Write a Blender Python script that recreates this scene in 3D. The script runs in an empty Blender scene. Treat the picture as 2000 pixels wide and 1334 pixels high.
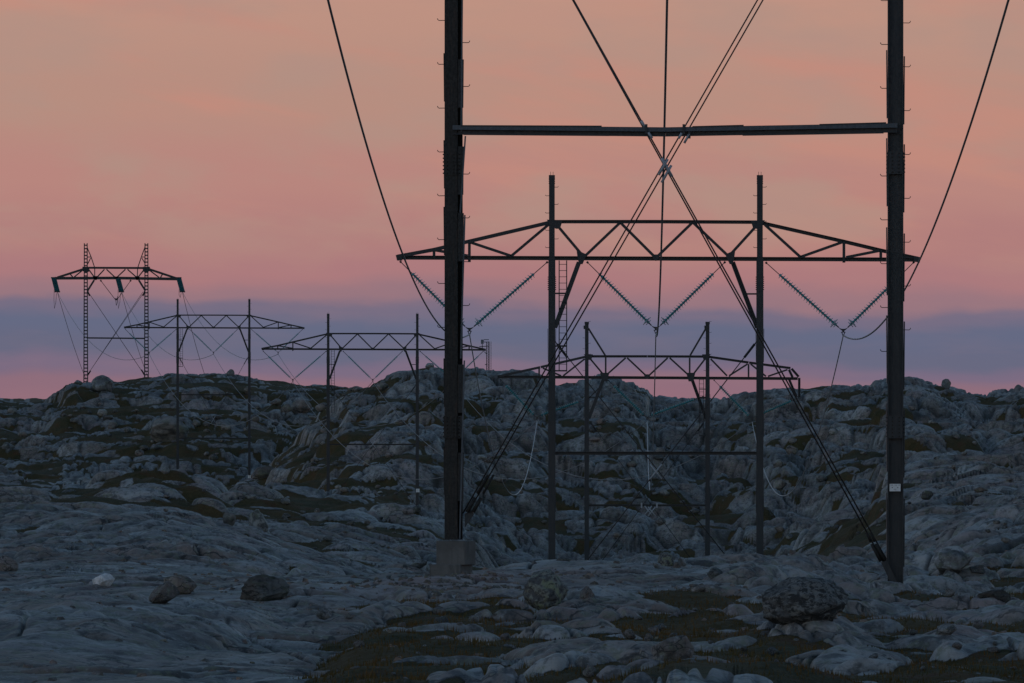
import bpy, bmesh, math, random
import numpy as np
from mathutils import Vector, Matrix

# ------------------------------------------------------------------ camera, sky, sun, exposure
scene = bpy.context.scene
COL = scene.collection
FPX = 2000 * 400.0 / 36.0            # focal length in photograph pixels

cam_data = bpy.data.cameras.new("camera")
cam_data.lens = 400.0
cam_data.sensor_width = 36.0
cam_data.clip_start = 0.5
cam_data.clip_end = 30000.0
cam = bpy.data.objects.new("camera", cam_data)
cam.location = (0, 0, 0)
cam.rotation_euler = (math.radians(90), 0, 0)
COL.objects.link(cam)
scene.camera = cam

scene.view_settings.view_transform = 'Standard'
scene.view_settings.look = 'None'
scene.view_settings.exposure = 0.0
scene.view_settings.gamma = 1.0
scene.view_settings.use_curve_mapping = False
scene.cycles.max_bounces = 5
scene.cycles.diffuse_bounces = 3
scene.cycles.use_denoising = True
scene.cycles.denoiser = 'OPENIMAGEDENOISE'
scene.cycles.denoising_input_passes = 'RGB_ALBEDO_NORMAL'

def lin(r, g, b):
    f = lambda c: c / 12.92 if c <= 0.04045 else ((c + 0.055) / 1.055) ** 2.4
    return (f(r / 255), f(g / 255), f(b / 255), 1.0)

def build_world():
    w = bpy.data.worlds.new("World")
    scene.world = w
    w.use_nodes = True
    nt = w.node_tree
    nt.nodes.clear()
    N = nt.nodes.new
    L = nt.links.new
    out = N("ShaderNodeOutputWorld")
    tc = N("ShaderNodeTexCoord")
    sep = N("ShaderNodeSeparateXYZ")
    L(tc.outputs["Generated"], sep.inputs[0])
    # thin layered cloud: noise stretched along the horizon
    def noise(sx, sz, detail, seed, slant=0.0):
        cb = N("ShaderNodeCombineXYZ"); sl = N("ShaderNodeMath"); sl.operation = 'MULTIPLY_ADD'
        L(sep.outputs["X"], sl.inputs[0]); sl.inputs[1].default_value = slant; L(sep.outputs["Z"], sl.inputs[2])
        L(sep.outputs["X"], cb.inputs[0]); L(sep.outputs["Y"], cb.inputs[1]); L(sl.outputs[0], cb.inputs[2])
        mp = N("ShaderNodeMapping")
        mp.inputs["Scale"].default_value = (sx, sx, sz)
        mp.inputs["Location"].default_value = (seed, seed * .7, seed * .3)
        L(cb.outputs[0], mp.inputs[0])
        nz = N("ShaderNodeTexNoise")
        nz.inputs["Scale"].default_value = 1.0
        nz.inputs["Detail"].default_value = detail
        nz.inputs["Roughness"].default_value = 0.5
        L(mp.outputs[0], nz.inputs[0])
        return nz.outputs["Fac"]
    def math_(op, a, b=None, clamp=False):
        m = N("ShaderNodeMath"); m.operation = op; m.use_clamp = clamp
        for i, v in enumerate((a, b)):
            if v is None: continue
            if isinstance(v, (int, float)): m.inputs[i].default_value = v
            else: L(v, m.inputs[i])
        return m.outputs[0]
    n1 = noise(60, 170, 5, 3.1, .04)
    n2 = noise(34, 230, 6, 7.7, .17)
    n3 = noise(90, 520, 3, 1.9)
    # height in the sky, gently warped, drives the bands of the anti-twilight sky
    warp = math_('MULTIPLY', math_('SUBTRACT', n1, 0.5), 0.0042)
    z = math_('ADD', sep.outputs["Z"], warp)
    # band edge runs a little higher on the right
    z = math_('ADD', z, math_('MULTIPLY', sep.outputs["X"], 0.010))
    fac = math_('DIVIDE', math_('ADD', z, 0.008), 0.040, True)
    cr = N("ShaderNodeValToRGB")
    cr.color_ramp.interpolation = 'EASE'
    L(fac, cr.inputs[0])
    def pos(py): return ((667 - py) / FPX + 0.008) / 0.040
    stops = [(800, (147, 109, 122)), (755, (142, 109, 123)), (722, (122, 107, 129)), (694, (104, 105, 128)),
             (640, (101, 106, 131)), (606, (118, 109, 130)), (578, (152, 118, 127)), (535, (171, 122, 125)),
             (470, (176, 126, 124)), (360, (184, 134, 126)), (200, (183, 142, 128)), (0, (190, 146, 130))]
    els = cr.color_ramp.elements
    els[0].position = pos(stops[0][0]); els[0].color = lin(*stops[0][1])
    els[1].position = pos(stops[-1][0]); els[1].color = lin(*stops[-1][1])
    for py, c in stops[1:-1]:
        e = els.new(pos(py)); e.color = lin(*c)
    # salmon wisps and grey-tan veils above the blue band
    hi = N("ShaderNodeMapRange"); hi.interpolation_type = 'SMOOTHSTEP'
    L(z, hi.inputs[0])
    hi.inputs[1].default_value = (667 - 560) / FPX; hi.inputs[2].default_value = (667 - 380) / FPX
    w1 = N("ShaderNodeMapRange"); w1.interpolation_type = 'SMOOTHSTEP'
    L(n2, w1.inputs[0]); w1.inputs[1].default_value = 0.46; w1.inputs[2].default_value = 0.68
    w2 = N("ShaderNodeMapRange"); w2.interpolation_type = 'SMOOTHSTEP'
    L(n1, w2.inputs[0]); w2.inputs[1].default_value = 0.44; w2.inputs[2].default_value = 0.66
    def mix(f, a, b):
        m = N("ShaderNodeMix"); m.data_type = 'RGBA'
        if isinstance(f, (int, float)): m.inputs[0].default_value = f
        else: L(f, m.inputs[0])
        for k, v in ((6, a), (7, b)):
            if isinstance(v, tuple): m.inputs[k].default_value = v
            else: L(v, m.inputs[k])
        return m.outputs[2]
    c = mix(math_('MULTIPLY', math_('MULTIPLY', w1.outputs[0], hi.outputs[0]), 0.72), cr.outputs[0], lin(196, 139, 124))
    c = mix(math_('MULTIPLY', math_('MULTIPLY', w2.outputs[0], hi.outputs[0]), 0.7), c, lin(176, 144, 132))
    c = mix(math_('MULTIPLY', math_('SUBTRACT', n3, 0.5), 0.35, True), c, lin(180, 134, 132))
    belt = N("ShaderNodeBackground"); belt.inputs[1].default_value = 1.0
    L(c, belt.inputs[0])
    # dusk sky overhead, the sun just under the horizon behind the camera
    sky = N("ShaderNodeTexSky"); sky.sky_type = 'NISHITA'
    sky.sun_disc = False
    sky.sun_elevation = math.radians(SUN_EL)
    sky.sun_rotation = math.radians(SUN_ROT)
    sky.altitude = 1000
    sky.air_density = 1.0; sky.dust_density = 0.1; sky.ozone_density = 1.7
    up = N("ShaderNodeBackground"); up.inputs[1].default_value = SKY_STRENGTH
    L(sky.outputs[0], up.inputs[0])
    t = N("ShaderNodeMapRange"); t.interpolation_type = 'SMOOTHSTEP'
    L(sep.outputs["Z"], t.inputs[0])
    t.inputs[1].default_value = 0.032; t.inputs[2].default_value = 0.13
    ms = N("ShaderNodeMixShader")
    L(t.outputs[0], ms.inputs[0]); L(belt.outputs[0], ms.inputs[1]); L(up.outputs[0], ms.inputs[2])
    L(ms.outputs[0], out.inputs[0])

SUN_EL, SUN_ROT, SKY_STRENGTH = 9.0, 222.0, 0.112
build_world()

sun_data = bpy.data.lights.new("sun", 'SUN')
sun_data.energy = 0.10
sun_data.angle = math.radians(25)
sun_data.color = (1.0, 0.86, 0.74)
sun = bpy.data.objects.new("sun", sun_data)
sun.rotation_euler = (math.radians(81), 0, math.radians(-42))   # very low, from behind the camera
COL.objects.link(sun)

# ------------------------------------------------------------------ helpers
def sstep(a, b, x):
    t = np.clip((x - a) / (b - a), 0.0, 1.0)
    return t * t * (3 - 2 * t)

_rng = np.random.RandomState(11)
_G = _rng.rand(512, 512).astype(np.float32) * 2 * np.pi
_GX, _GY = np.cos(_G), np.sin(_G)
_R1 = _rng.rand(512, 512).astype(np.float32)
_R2 = _rng.rand(512, 512).astype(np.float32)
_R3 = _rng.rand(512, 512).astype(np.float32)

def perlin(x, y):
    xi = np.floor(x); yi = np.floor(y)
    fx = (x - xi).astype(np.float32); fy = (y - yi).astype(np.float32)
    xi = xi.astype(np.int64) & 511; yi = yi.astype(np.int64) & 511
    x1 = (xi + 1) & 511; y1 = (yi + 1) & 511
    u = fx * fx * fx * (fx * (fx * 6 - 15) + 10); v = fy * fy * fy * (fy * (fy * 6 - 15) + 10)
    a = _GX[xi, yi] * fx + _GY[xi, yi] * fy
    b = _GX[x1, yi] * (fx - 1) + _GY[x1, yi] * fy
    c = _GX[xi, y1] * fx + _GY[xi, y1] * (fy - 1)
    d = _GX[x1, y1] * (fx - 1) + _GY[x1, y1] * (fy - 1)
    return 1.45 * ((a * (1 - u) + b * u) * (1 - v) + (c * (1 - u) + d * u) * v)

def voronoi(x, y, jit=0.85):
    xi = np.floor(x); yi = np.floor(y)
    fx = (x - xi).astype(np.float32); fy = (y - yi).astype(np.float32)
    xi = xi.astype(np.int64); yi = yi.astype(np.int64)
    f1 = np.full(fx.shape, 9.0, np.float32); f2 = f1.copy(); cid = np.zeros_like(f1); ox = np.zeros_like(f1); oy = np.zeros_like(f1)
    for i in (-1, 0, 1):
        for j in (-1, 0, 1):
            ci = (xi + i) & 511; cj = (yi + j) & 511
            px = i + 0.5 + (_R1[ci, cj] - 0.5) * jit - fx
            py = j + 0.5 + (_R2[ci, cj] - 0.5) * jit - fy
            d = np.sqrt(px * px + py * py)
            nearer = d < f1
            f2 = np.where(nearer, f1, np.minimum(f2, d))
            cid = np.where(nearer, _R3[ci, cj], cid); ox = np.where(nearer, px, ox); oy = np.where(nearer, py, oy)
            f1 = np.where(nearer, d, f1)
    ta = np.modf(cid * 57.31)[0] - .5; tb = np.modf(cid * 113.77)[0] - .5
    return f2 - f1, cid, ta * ox + tb * oy          # edge distance, cell number, tilt of the cell's top

# ------------------------------------------------------------------ the ground
# survey of the ground: for bearings across the view, height of the land at a row of distances
BX = np.array([-900, 0, 150, 300, 430, 560, 700, 800, 880, 1000, 1150, 1300, 1450, 1600, 1750, 1880, 2000, 2900], float)
def row(*v): return np.array(v, float)
C = lambda v: np.full(len(BX), float(v))
#            -900    0   150   300   430   560   700   800   880  1000  1150  1300  1450  1600  1750  1880  2000  2900
ROWS = [
 (C(-400), C(760) ),
 (C(20),   C(2400) ),
 (C(90),   C(1520) ),
 (C(140),  C(1450)),
 (C(172),  row(1350,1350,1345,1340,1345,1345,1345,1345,1345,1345,1345,1345,1345,1350,1350,1350,1350,1350)),
 (C(200),  row(1230,1230,1235,1240,1240,1245,1250,1255,1250,1250,1250,1250,1255,1260,1265,1265,1265,1265)),
 (C(230),  row(1160,1160,1165,1170,1170,1168,1168,1165,1165,1165,1165,1168,1180,1195,1200,1200,1200,1200)),
 (C(256),  row(1125,1125,1122,1118,1122,1130,1128,1124,1120,1118,1115,1116,1122,1136,1148,1150,1150,1150)),
 (C(284),  row(1095,1095,1092,1090,1098,1112,1116,1114,1110,1100,1093,1088,1086,1098,1122,1115,1108,1105)),
 (C(318),  row(1050,1052,1050,1045,1060,1095,1125,1140,1150,1150,1150,1150,1145,1140,1118,1085,1060,1050)),
 (C(352),  row(1000,1002, 990, 990,1022,1066,1104,1140,1185,1200,1200,1200,1190,1160,1108,1050,1018,1000)),
 (C(430),  row(1035,1040,1038,1035,1062,1092,1118,1150,1180,1200,1210,1210,1200,1150,1085,1020,1000,1000)),
 (C(560),  row(1015,1022,1022,1020,1045,1072,1090,1105,1130,1170,1190,1200,1180,1120,1020, 985, 980, 980)),
 (C(730),  row( 975, 980, 978, 962, 972, 992,1012,1036,1066,1120,1150,1150,1130,1080, 945, 928, 938, 940)),
 (C(860),  row( 960, 965, 968, 960, 970, 985,1000,1020,1070,1140,1160,1160,1150,1100, 985, 965, 970, 975)),
]
# the left hill stands farthest off; the middle and right hill rises in front of it
LPB = row( 962, 962, 962, 962, 962, 975, 985,1000,1045,1100,1120,1122,1118,1085,1000, 985, 985, 985)
LSX = np.array([-900,0,52,81,105,131,150,168,200,236,275,315,333,393,440,485,530,570,604,656,682,740,900,2900], float)
LSY = np.array([790,781,785,781,771,750,742,745,746,743,738,731,728,730,727,733,741,747,751,753,759,765,780,790], float)
MPB = row(1080,1060,1050,1030,1000, 992, 998,1012,1045,1100,1120,1122,1118,1085,1000, 985, 985, 985)
MSX = np.array([-900,300,430,500,560,600,640,682,720,742,772,806,840,870,911,960,1035,1051,1087,1151,1198,1238,1262,1270,1298,1330,1389,1417,1476,1516,1580,1626,1657,1694,1710,1770,1791,1815,1836,1867,1893,1928,1946,1964,2000,2900], float)
MSY = np.array([1060,1020,975,932,880,832,793,764,755,742,729,721,715,721,724,727,724,731,747,742,737,745,759,775,777,781,789,781,761,757,760,750,751,752,745,737,739,745,752,762,768,776,767,764,762,770], float)
FACE = ((62, .40), (125, .76), (178, .965))
SKY_DY = 232

def pchip(Y, K, V):
    """Monotone cubic through knots K (n,N), V (n,N) at Y (N), n small."""
    h = K[1:] - K[:-1]; d = (V[1:] - V[:-1]) / h
    m = np.zeros_like(V)
    s = d[1:] * d[:-1]
    w1 = 2 * h[1:] + h[:-1]; w2 = h[1:] + 2 * h[:-1]
    with np.errstate(divide='ignore', invalid='ignore'):
        hm = (w1 + w2) / (w1 / d[:-1] + w2 / d[1:])
    m[1:-1] = np.where(s > 0, hm, 0)
    m[0] = d[0]; m[-1] = d[-1]
    out = V[-1] + m[-1] * 0
    out = np.where(Y < K[0], V[0], out)
    for k in range(len(h)):
        msk = (Y >= K[k]) & (Y < K[k + 1])
        if not msk.any(): continue
        t = (Y[msk] - K[k][msk]) / h[k][msk]; hh = h[k][msk]
        t2 = t * t; t3 = t2 * t
        out[msk] = ((2 * t3 - 3 * t2 + 1) * V[k][msk] + (t3 - 2 * t2 + t) * hh * m[k][msk]
                    + (-2 * t3 + 3 * t2) * V[k + 1][msk] + (t3 - t2) * hh * m[k + 1][msk])
    return out

def land(px, y):
    """broad height of the land"""
    K = []; V = []
    for yk, pk in ROWS:
        Y = np.interp(px, BX, yk); p = np.interp(px, BX, pk)
        K.append(Y); V.append((667 - p) / FPX * Y if Y.flat[0] > 60 else np.full_like(Y, -1.7))
    V[1] = np.full_like(V[1], -1.75)
    def hill(base, pb, sx, sy, tail):
        k = list(K); v = list(V)
        yb = np.full_like(px, base); p = np.interp(px, BX, pb); sk = np.interp(px, sx, sy) + 5
        k.append(yb - 45); v.append((667 - p - 14) / FPX * (yb - 45))
        k.append(yb); v.append((667 - p) / FPX * yb)
        for dy, f in FACE:
            k.append(yb + dy); v.append((667 - (p + (sk - p) * f)) / FPX * (yb + dy))
        k.append(yb + SKY_DY); v.append((667 - sk) / FPX * (yb + SKY_DY))
        k.append(yb + SKY_DY + 90); v.append((667 - sk - 16) / FPX * (yb + SKY_DY + 90))
        k.append(yb * 0 + 2600); v.append(yb * 0 - 30.0)
        k.append(yb * 0 + 9000); v.append(yb * 0 - 45.0)
        return pchip(y, np.array(k), np.array(v)), (y - yb) / SKY_DY
    zl, sl = hill(1620.0, LPB, LSX, LSY, 0)
    zm, sm = hill(1315.0, MPB, MSX, MSY, 0)
    zm = zm - np.maximum(y - 1315 - SKY_DY - 60, 0) * .06
    d = np.clip((zm - zl) / .8, -1, 1)
    w = .5 + .5 * d
    z = np.where(y > 1200, zl * (1 - w) + zm * w + .2 * (1 - d * d), zl)
    return z, np.where(zm > zl, sm, sl)

WHALEBACKS = []

def bump2(px, y, cx, cy, rx, ry):
    return np.exp(-(((px - cx) / rx) ** 2 + ((y - cy) / ry) ** 2))

def fields(x, y, fine=True):
    """height of the ground and what grows on it at (x, y)"""
    x = np.asarray(x, float); y = np.asarray(y, float)
    px = 1000 + FPX * x / np.maximum(y, 60)
    pxc = np.clip(px, -880, 2880)
    zb, rise = land(pxc, y)
    near = 1 - sstep(330, 470, y); far = 1 - near
    pix = np.maximum(y, 60) / (FPX * 0.512)
    # smooth ice-worn slabs
    smooth = np.clip(0.92 * sstep(760, 480, px + 60 * perlin(x / 3, y / 5)) * sstep(300, 280, y)
                     + 0.88 * sstep(560, 720, px) * sstep(1560, 1250, px) * sstep(236, 246, y) * sstep(330, 290, y)
                     + 0.60 * sstep(1000, 600, px) * sstep(285, 320, y) * near, 0, 0.94)
    wx = perlin(x / 3.3, y / 4.1); wy = perlin(x / 3.7 + 40, y / 4.6 + 9)
    wx2 = perlin(x / 1.1 + 3, y / 1.6); wy2 = perlin(x / 1.2 + 23, y / 1.7 + 5)
    # --- near rock
    a = 0.28
    u = x * math.cos(a) + y * math.sin(a) * .55; v = -x * math.sin(a) + y * math.cos(a)
    e1, c1, t1 = voronoi((u + .7 * wx + .25 * wx2) / 2.3, (v + .8 * wy + .3 * wy2) / 2.0)
    e2, c2, t2 = voronoi((u + .30 * wx2) / .85 + 31, (v + .35 * wy2) / .80 + 7)
    dome1 = 1 - np.exp(-4.5 * e1); dome2 = 1 - np.exp(-5.0 * e2)
    big_n = 0.42 * perlin(x / 7.5, y / 11) + 0.22 * perlin(x / 3.5 + 5, y / 6)
    patch = sstep(-.35, .35, perlin(x / 6.5 + 3, y / 9))        # where rock is broken small
    broken = .45 + .55 * sstep(-.3, .3, perlin(x / 5.0 + 33, y / 8.0))
    lump_n = (dome1 * (.70 * (.30 + .70 * c1) + .85 * t1) * broken - .25 + (0.06 + .15 * patch) * (dome2 * (.4 + .6 * c2 + 1.2 * t2) - .4)) * (1 - smooth)
    lump_n = lump_n + smooth * 0.10 * perlin(x / 2.2, y / 5.0)
    qn = (v + .7 * wy + 1.0 * perlin(x / 4.5 + 7, y / 6) + .25 * wy2) / 1.9 + .45 * c1 * (1 - smooth)
    fn = qn - np.floor(qn)
    rn = _R3[(np.floor(qn).astype(np.int64) * 37) & 511, (np.floor(x / 3.5 + wx).astype(np.int64)) & 511]
    bed = sstep(-.25, .25, perlin(x / 3.2 + 50, y / 5)) * (.35 + .65 * rn)
    bed_h = (sstep(0, .24, fn) - fn) * bed * (.27 - .18 * smooth)
    lump_n = lump_n + bed_h
    zz_n = lump_n + big_n * (1 - .6 * smooth)
    # long whalebacks of polished rock
    wb = np.full(x.shape, -9.0)
    for (bx, by, rx, ry, hh, rot) in WHALEBACKS:
        dx = x - bx; dy = y - by
        if not ((np.abs(dx) < rx * 1.6) & (np.abs(dy) < ry * 2)).any(): continue
        du = dx * math.cos(rot) + dy * math.sin(rot) + .35 * wx; dv = -dx * math.sin(rot) + dy * math.cos(rot) + .5 * wy
        q = 1 - (du / rx) ** 2 - (dv / ry) ** 2
        wb = np.maximum(wb, np.where(q > 0, hh * np.sqrt(np.maximum(q, 0)) - .28, -9))
    up = wb - zz_n
    onw = sstep(-.02, .12, up)
    zz_n = np.where(up > 0, zz_n + .85 * up, zz_n) + onw * (.08 * (dome2 * (c2 + t2) - .3) + .10 * perlin(x / .9, y / 1.3))
    lev_n = -0.01 + .13 * sstep(560, 800, px) * sstep(238, 225, y) + 0.24 * perlin(x / 3.6 + 11, y / 6.5) + 0.13 * perlin(x / 1.2, y / 1.9) + 0.06 * patch - .40 * smooth
    # --- far rock
    b = -0.32
    U = x * math.cos(b) + y * math.sin(b) * .8; V = -x * math.sin(b) + y * math.cos(b)
    WX = perlin(x / 8, y / 9); WY = perlin(x / 8.5 + 20, y / 9.5 + 4)
    e3, c3, t3 = voronoi((U + 2.4 * WX + .5 * wx) / 9.5, (V + 2.5 * WY + .5 * wy) / 6.0)
    e4, c4, t4 = voronoi((U + 1.3 * WX + .7 * wx + 7) / 4.2 + 13, (V + 1.2 * WY + .6 * wy) / 2.3 + 3)
    e5, c5, t5 = voronoi((x + .6 * wx) / 2.0 + 3, (y + .5 * wy) / 1.3 + 13)
    dome3 = 1 - np.exp(-4.5 * e3); dome4 = 1 - np.exp(-4.5 * e4); dome5 = 1 - np.exp(-4 * e5)
    rough = sstep(-.3, .4, perlin(x / 17 + 8, y / 17))
    left = sstep(1000, 650, px)                       # the left hill is broken smaller and greener
    lump_f = (dome3 * (.95 * (.3 + .7 * c3) + 2.3 * t3) - .56 + (.34 + .26 * rough) * (dome4 * (.35 + .65 * c4 + 1.5 * t4) - .42)
              + (.16 + .26 * left * rough) * (1 - .85 * sstep(380, 460, y) * sstep(900, 820, y)) * (dome5 * (c5 + 1.2 * t5) - .3))
    big_f = 0.95 * perlin(x / 16, y / 21) + .5 * perlin(x / 7 + 9, y / 8)
    crest = sstep(.62, .92, rise)
    lump_f = lump_f * (1 - .55 * crest); big_f = big_f * (1 - .75 * crest)
    # ledges: the slope steps up in risers
    st = 3.6
    q = (zb + big_f + 1.7 * perlin(U / 17 + 2, V / 8) + .7 * perlin(x / 5, y / 5)) / st
    fr = q - np.floor(q)
    led = st * ((np.floor(q) + sstep(.34, .66, fr)) - q) * .92
    led = led * sstep(560, 700, y) * (1 - .35 * left) * (1 - .6 * crest)
    tread = np.maximum(sstep(.30, .12, fr), sstep(.74, .92, fr))
    qd = (.975 * x - .40 * y + 1.4 * WX + .4 * wx) / 5.2 + .35 * c3
    fd = qd - np.floor(qd)
    rd = _R3[(np.floor(qd).astype(np.int64) * 53) & 511, (np.floor(y / 16 + WY).astype(np.int64)) & 511]
    dia = sstep(-.25, .25, perlin(x / 13 + 31, y / 40)) * (.3 + .7 * rd) * sstep(900, 1200, y) * (1 - left) * (1 - .5 * crest)
    lump_f = lump_f + (sstep(0, .22, fd) - fd) * dia * .85
    hollow = np.clip(1.2 * bump2(px, y, 1615, 540, 130, 130), 0, 1)
    lump_f = lump_f * (1 - .7 * hollow)
    zz_f = lump_f + big_f + led
    lev_f = -0.44 + .55 * hollow + .10 * sstep(1150, 800, px) * sstep(450, 600, y) * sstep(1100, 900, y) + 0.42 * perlin(x / 15 + 3, y / 19 + 8) + .26 * left + .34 * tread * sstep(500, 800, y) + .38 * perlin(x / 5.3, y / 6.3) + .22 * perlin(x / 2.1, y / 2.1)
    # --- together
    zz = zz_n * near + zz_f * far
    lump = lump_n * near + lump_f * far
    lev = lev_n * near + (lev_f + .35 * big_f) * far
    ref = (lump_n + .5 * big_n + np.maximum(up, 0)) * near + (lump_f + .35 * big_f) * far
    wid = .05 * near + .16 * far
    moss = sstep(-wid, wid, lev - ref)
    drop = lev - ref
    z = zb + zz + np.where(drop > 0, drop * (1 - np.exp(-np.maximum(drop, 0) * 9)) * (.88 * near + .66 * far), 0)
    z = z - .23 * sstep(185, 225, y) * sstep(500, 420, y)
    # cracks in bare rock, plus dark lines painted as shade along ledge feet
    ek = voronoi((u + .35 * wx) / 2.3 + 90, (v + .9 * wy) / 5.0 + 40)[0]
    ck = np.exp(-(ek / (.030 * near + .05 * far)) ** 2) * sstep(-.1, .3, perlin(x / 5 + 60, y / 8))
    cr = ck * near + far * np.maximum(np.exp(-(e4 / .11) ** 2) * .8, np.maximum(np.exp(-(e3 / .07) ** 2), dia * np.exp(-((fd - .06) / .06) ** 2))) + near * np.maximum((1 - smooth) * np.exp(-(e1 / .09) ** 2), bed * np.exp(-((fn - .05) / .06) ** 2) * .8)
    z = z - (.16 * near + .55 * far) * cr * (1 - moss)
    if fine:
        lam = 2.4
        for k in range(7):
            w = np.clip(lam / (2.4 * pix) - 1.0, 0, 1) * (1 - .30 * moss)
            if w.max() > 0:
                pn = perlin(x / lam + 17 * k, y / (lam * 1.35) + 5 * k)
                z = z + w * (.055 * near + .070 * far) * lam ** .95 * (.55 * pn + .6 * (.28 - np.abs(pn)))
            lam *= .5
    ped = .5 + .5 * perlin(x / 10 + 70, y / 14)
    tone = (c1 * .5 + c2 * .25 + ped * .25) * near + (c3 * .4 + c4 * .35 + ped * .25) * far
    # broken reddish rock laid bare round the left footing
    red = np.clip(bump2(px, y, 830, 250, 230, 11) + .6 * bump2(px, y, 1000, 262, 200, 10), 0, 1) * (.55 + .6 * perlin(x / 1.3, y / 2.2))
    return z, moss, np.clip(tone, 0, 1), np.clip(cr, 0, 1), np.clip(red, 0, 1)

def ground_z(x, y):
    return float(fields(np.array([x]), np.array([y]))[0][0])

def at(px, py, y):
    return Vector(((px - 1000) / FPX * y, y, (667 - py) / FPX * y))

def warp_x(u, y): return u * np.sqrt(y * y + 30.0 ** 2)

def build_ground():
    ND = NCOLS
    ud = np.linspace(-0.0525, 0.0525, ND)
    side = 0.0525 * np.geomspace(1.02, 20, 34)
    u = np.concatenate([-side[::-1], ud, side])
    # distances: rows gather where the land faces the viewer
    uc = np.linspace(-0.0525, 0.0525, 280)
    ys = np.geomspace(60, 2100, 3600)
    Y = np.repeat(ys[None], len(uc), 0); X = warp_x(uc[:, None], Y)
    Z = fields(X.ravel(), Y.ravel(), fine=False)[0].reshape(Y.shape)
    el = Z / Y * FPX
    rm = np.maximum.accumulate(el, 1)
    vis = (el > rm - 4).astype(float)
    dl = np.abs(np.diff(el, axis=1, prepend=el[:, :1]))
    dens = vis * (dl + .02) + .06 * dl
    dens[:, -1] = 0
    def blur(a, n, ax):
        k = np.hanning(n + 2)[1:-1]; k /= k.sum()
        return np.apply_along_axis(lambda r: np.convolve(np.pad(r, n // 2, mode='edge'), k, 'valid'), ax, a)
    dens = blur(blur(dens, 9, 1), 13, 0)
    # a fixed share of rows to each stretch of distance, gathered inside it where the land faces the viewer
    stops = [60, 172, 230, 300, 370, 480, 760, 900, 1290, 1420, 1570, 1680, 1870, 2100]
    share = [.02, .16, .165, .10, .12, .155, .02, .015, .08, .08, .02, .085, .01]
    share = np.array(share) / sum(share)
    inv = np.empty((len(uc), 0))
    for k in range(len(share)):
        n = int(round(NROWS * share[k]))
        s0, s1 = stops[k], stops[k + 1]
        sel = (ys >= s0) & (ys <= s1)
        yy = np.concatenate([[s0], ys[sel], [s1]])
        dd = dens[:, sel]; dd = np.concatenate([dd[:, :1], dd, dd[:, -1:]], 1)
        dd = dd + .28 * dd.mean(1, keepdims=True) + 1e-6
        cum = np.cumsum(.5 * (dd[:, 1:] + dd[:, :-1]) * np.diff(yy)[None] ** 0, 1)
        cum = np.concatenate([np.zeros((len(uc), 1)), cum], 1); cum /= cum[:, -1:]
        t = np.linspace(0, 1, n + 1)[:-1]
        inv = np.concatenate([inv, np.array([np.interp(t, cum[i], yy) for i in range(len(uc))])], 1)
    nrow = inv.shape[1]
    Yd = np.empty((ND, nrow))
    for r in range(nrow):
        Yd[:, r] = np.interp(ud, uc, inv[:, r])
    Yf = np.concatenate([np.repeat(Yd[:1], len(side), 0), Yd, np.repeat(Yd[-1:], len(side), 0)])
    ynear = np.concatenate([np.linspace(-400, -30, 10), np.linspace(-20, 55, 14)])
    yfar = np.array([2250, 2600, 3200, 4500, 9000.])
    Yf = np.concatenate([np.repeat(ynear[None], len(u), 0), Yf, np.repeat(yfar[None], len(u), 0)], 1)
    Xf = warp_x(u[:, None], Yf)
    nc, nr = Yf.shape
    xs, yv = Xf.ravel(), Yf.ravel()
    res = [np.empty(xs.size, np.float32) for _ in range(5)]
    CH = 250000
    for i in range(0, xs.size, CH):
        for k, a in enumerate(fields(xs[i:i + CH], yv[i:i + CH])):
            res[k][i:i + CH] = a
    co = np.stack([xs, yv, res[0]], 1).astype(np.float32)
    me = bpy.data.meshes.new("ground")
    me.vertices.add(len(co)); me.vertices.foreach_set("co", co.ravel())
    i, j = np.meshgrid(np.arange(nc - 1), np.arange(nr - 1), indexing='ij')
    v0 = (i * nr + j).ravel()
    f = np.stack([v0, v0 + nr, v0 + nr + 1, v0 + 1], 1).astype(np.int32)
    me.loops.add(f.size); me.loops.foreach_set("vertex_index", f.ravel())
    me.polygons.add(len(f))
    me.polygons.foreach_set("loop_start", np.arange(0, f.size, 4, dtype=np.int32))
    me.polygons.foreach_set("use_smooth", np.ones(len(f), bool))
    me.update(calc_edges=True)
    for name, a in zip(("moss", "tone", "crack_shade", "red"), res[1:]):
        at_ = me.attributes.new(name, 'FLOAT', 'POINT'); at_.data.foreach_set("value", a)
    ob = bpy.data.objects.new("ground", me)
    COL.objects.link(ob)
    ob["kind"] = "structure"
    print("ground", nc, nr)
    return ob, co, res

NCOLS, NROWS = 890, 1400

# ------------------------------------------------------------------ materials
def new_mat(name):
    m = bpy.data.materials.new(name); m.use_nodes = True
    nt = m.node_tree; nt.nodes.clear()
    out = nt.nodes.new("ShaderNodeOutputMaterial"); b = nt.nodes.new("ShaderNodeBsdfPrincipled")
    nt.links.new(b.outputs[0], out.inputs[0])
    return m, nt, b

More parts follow.
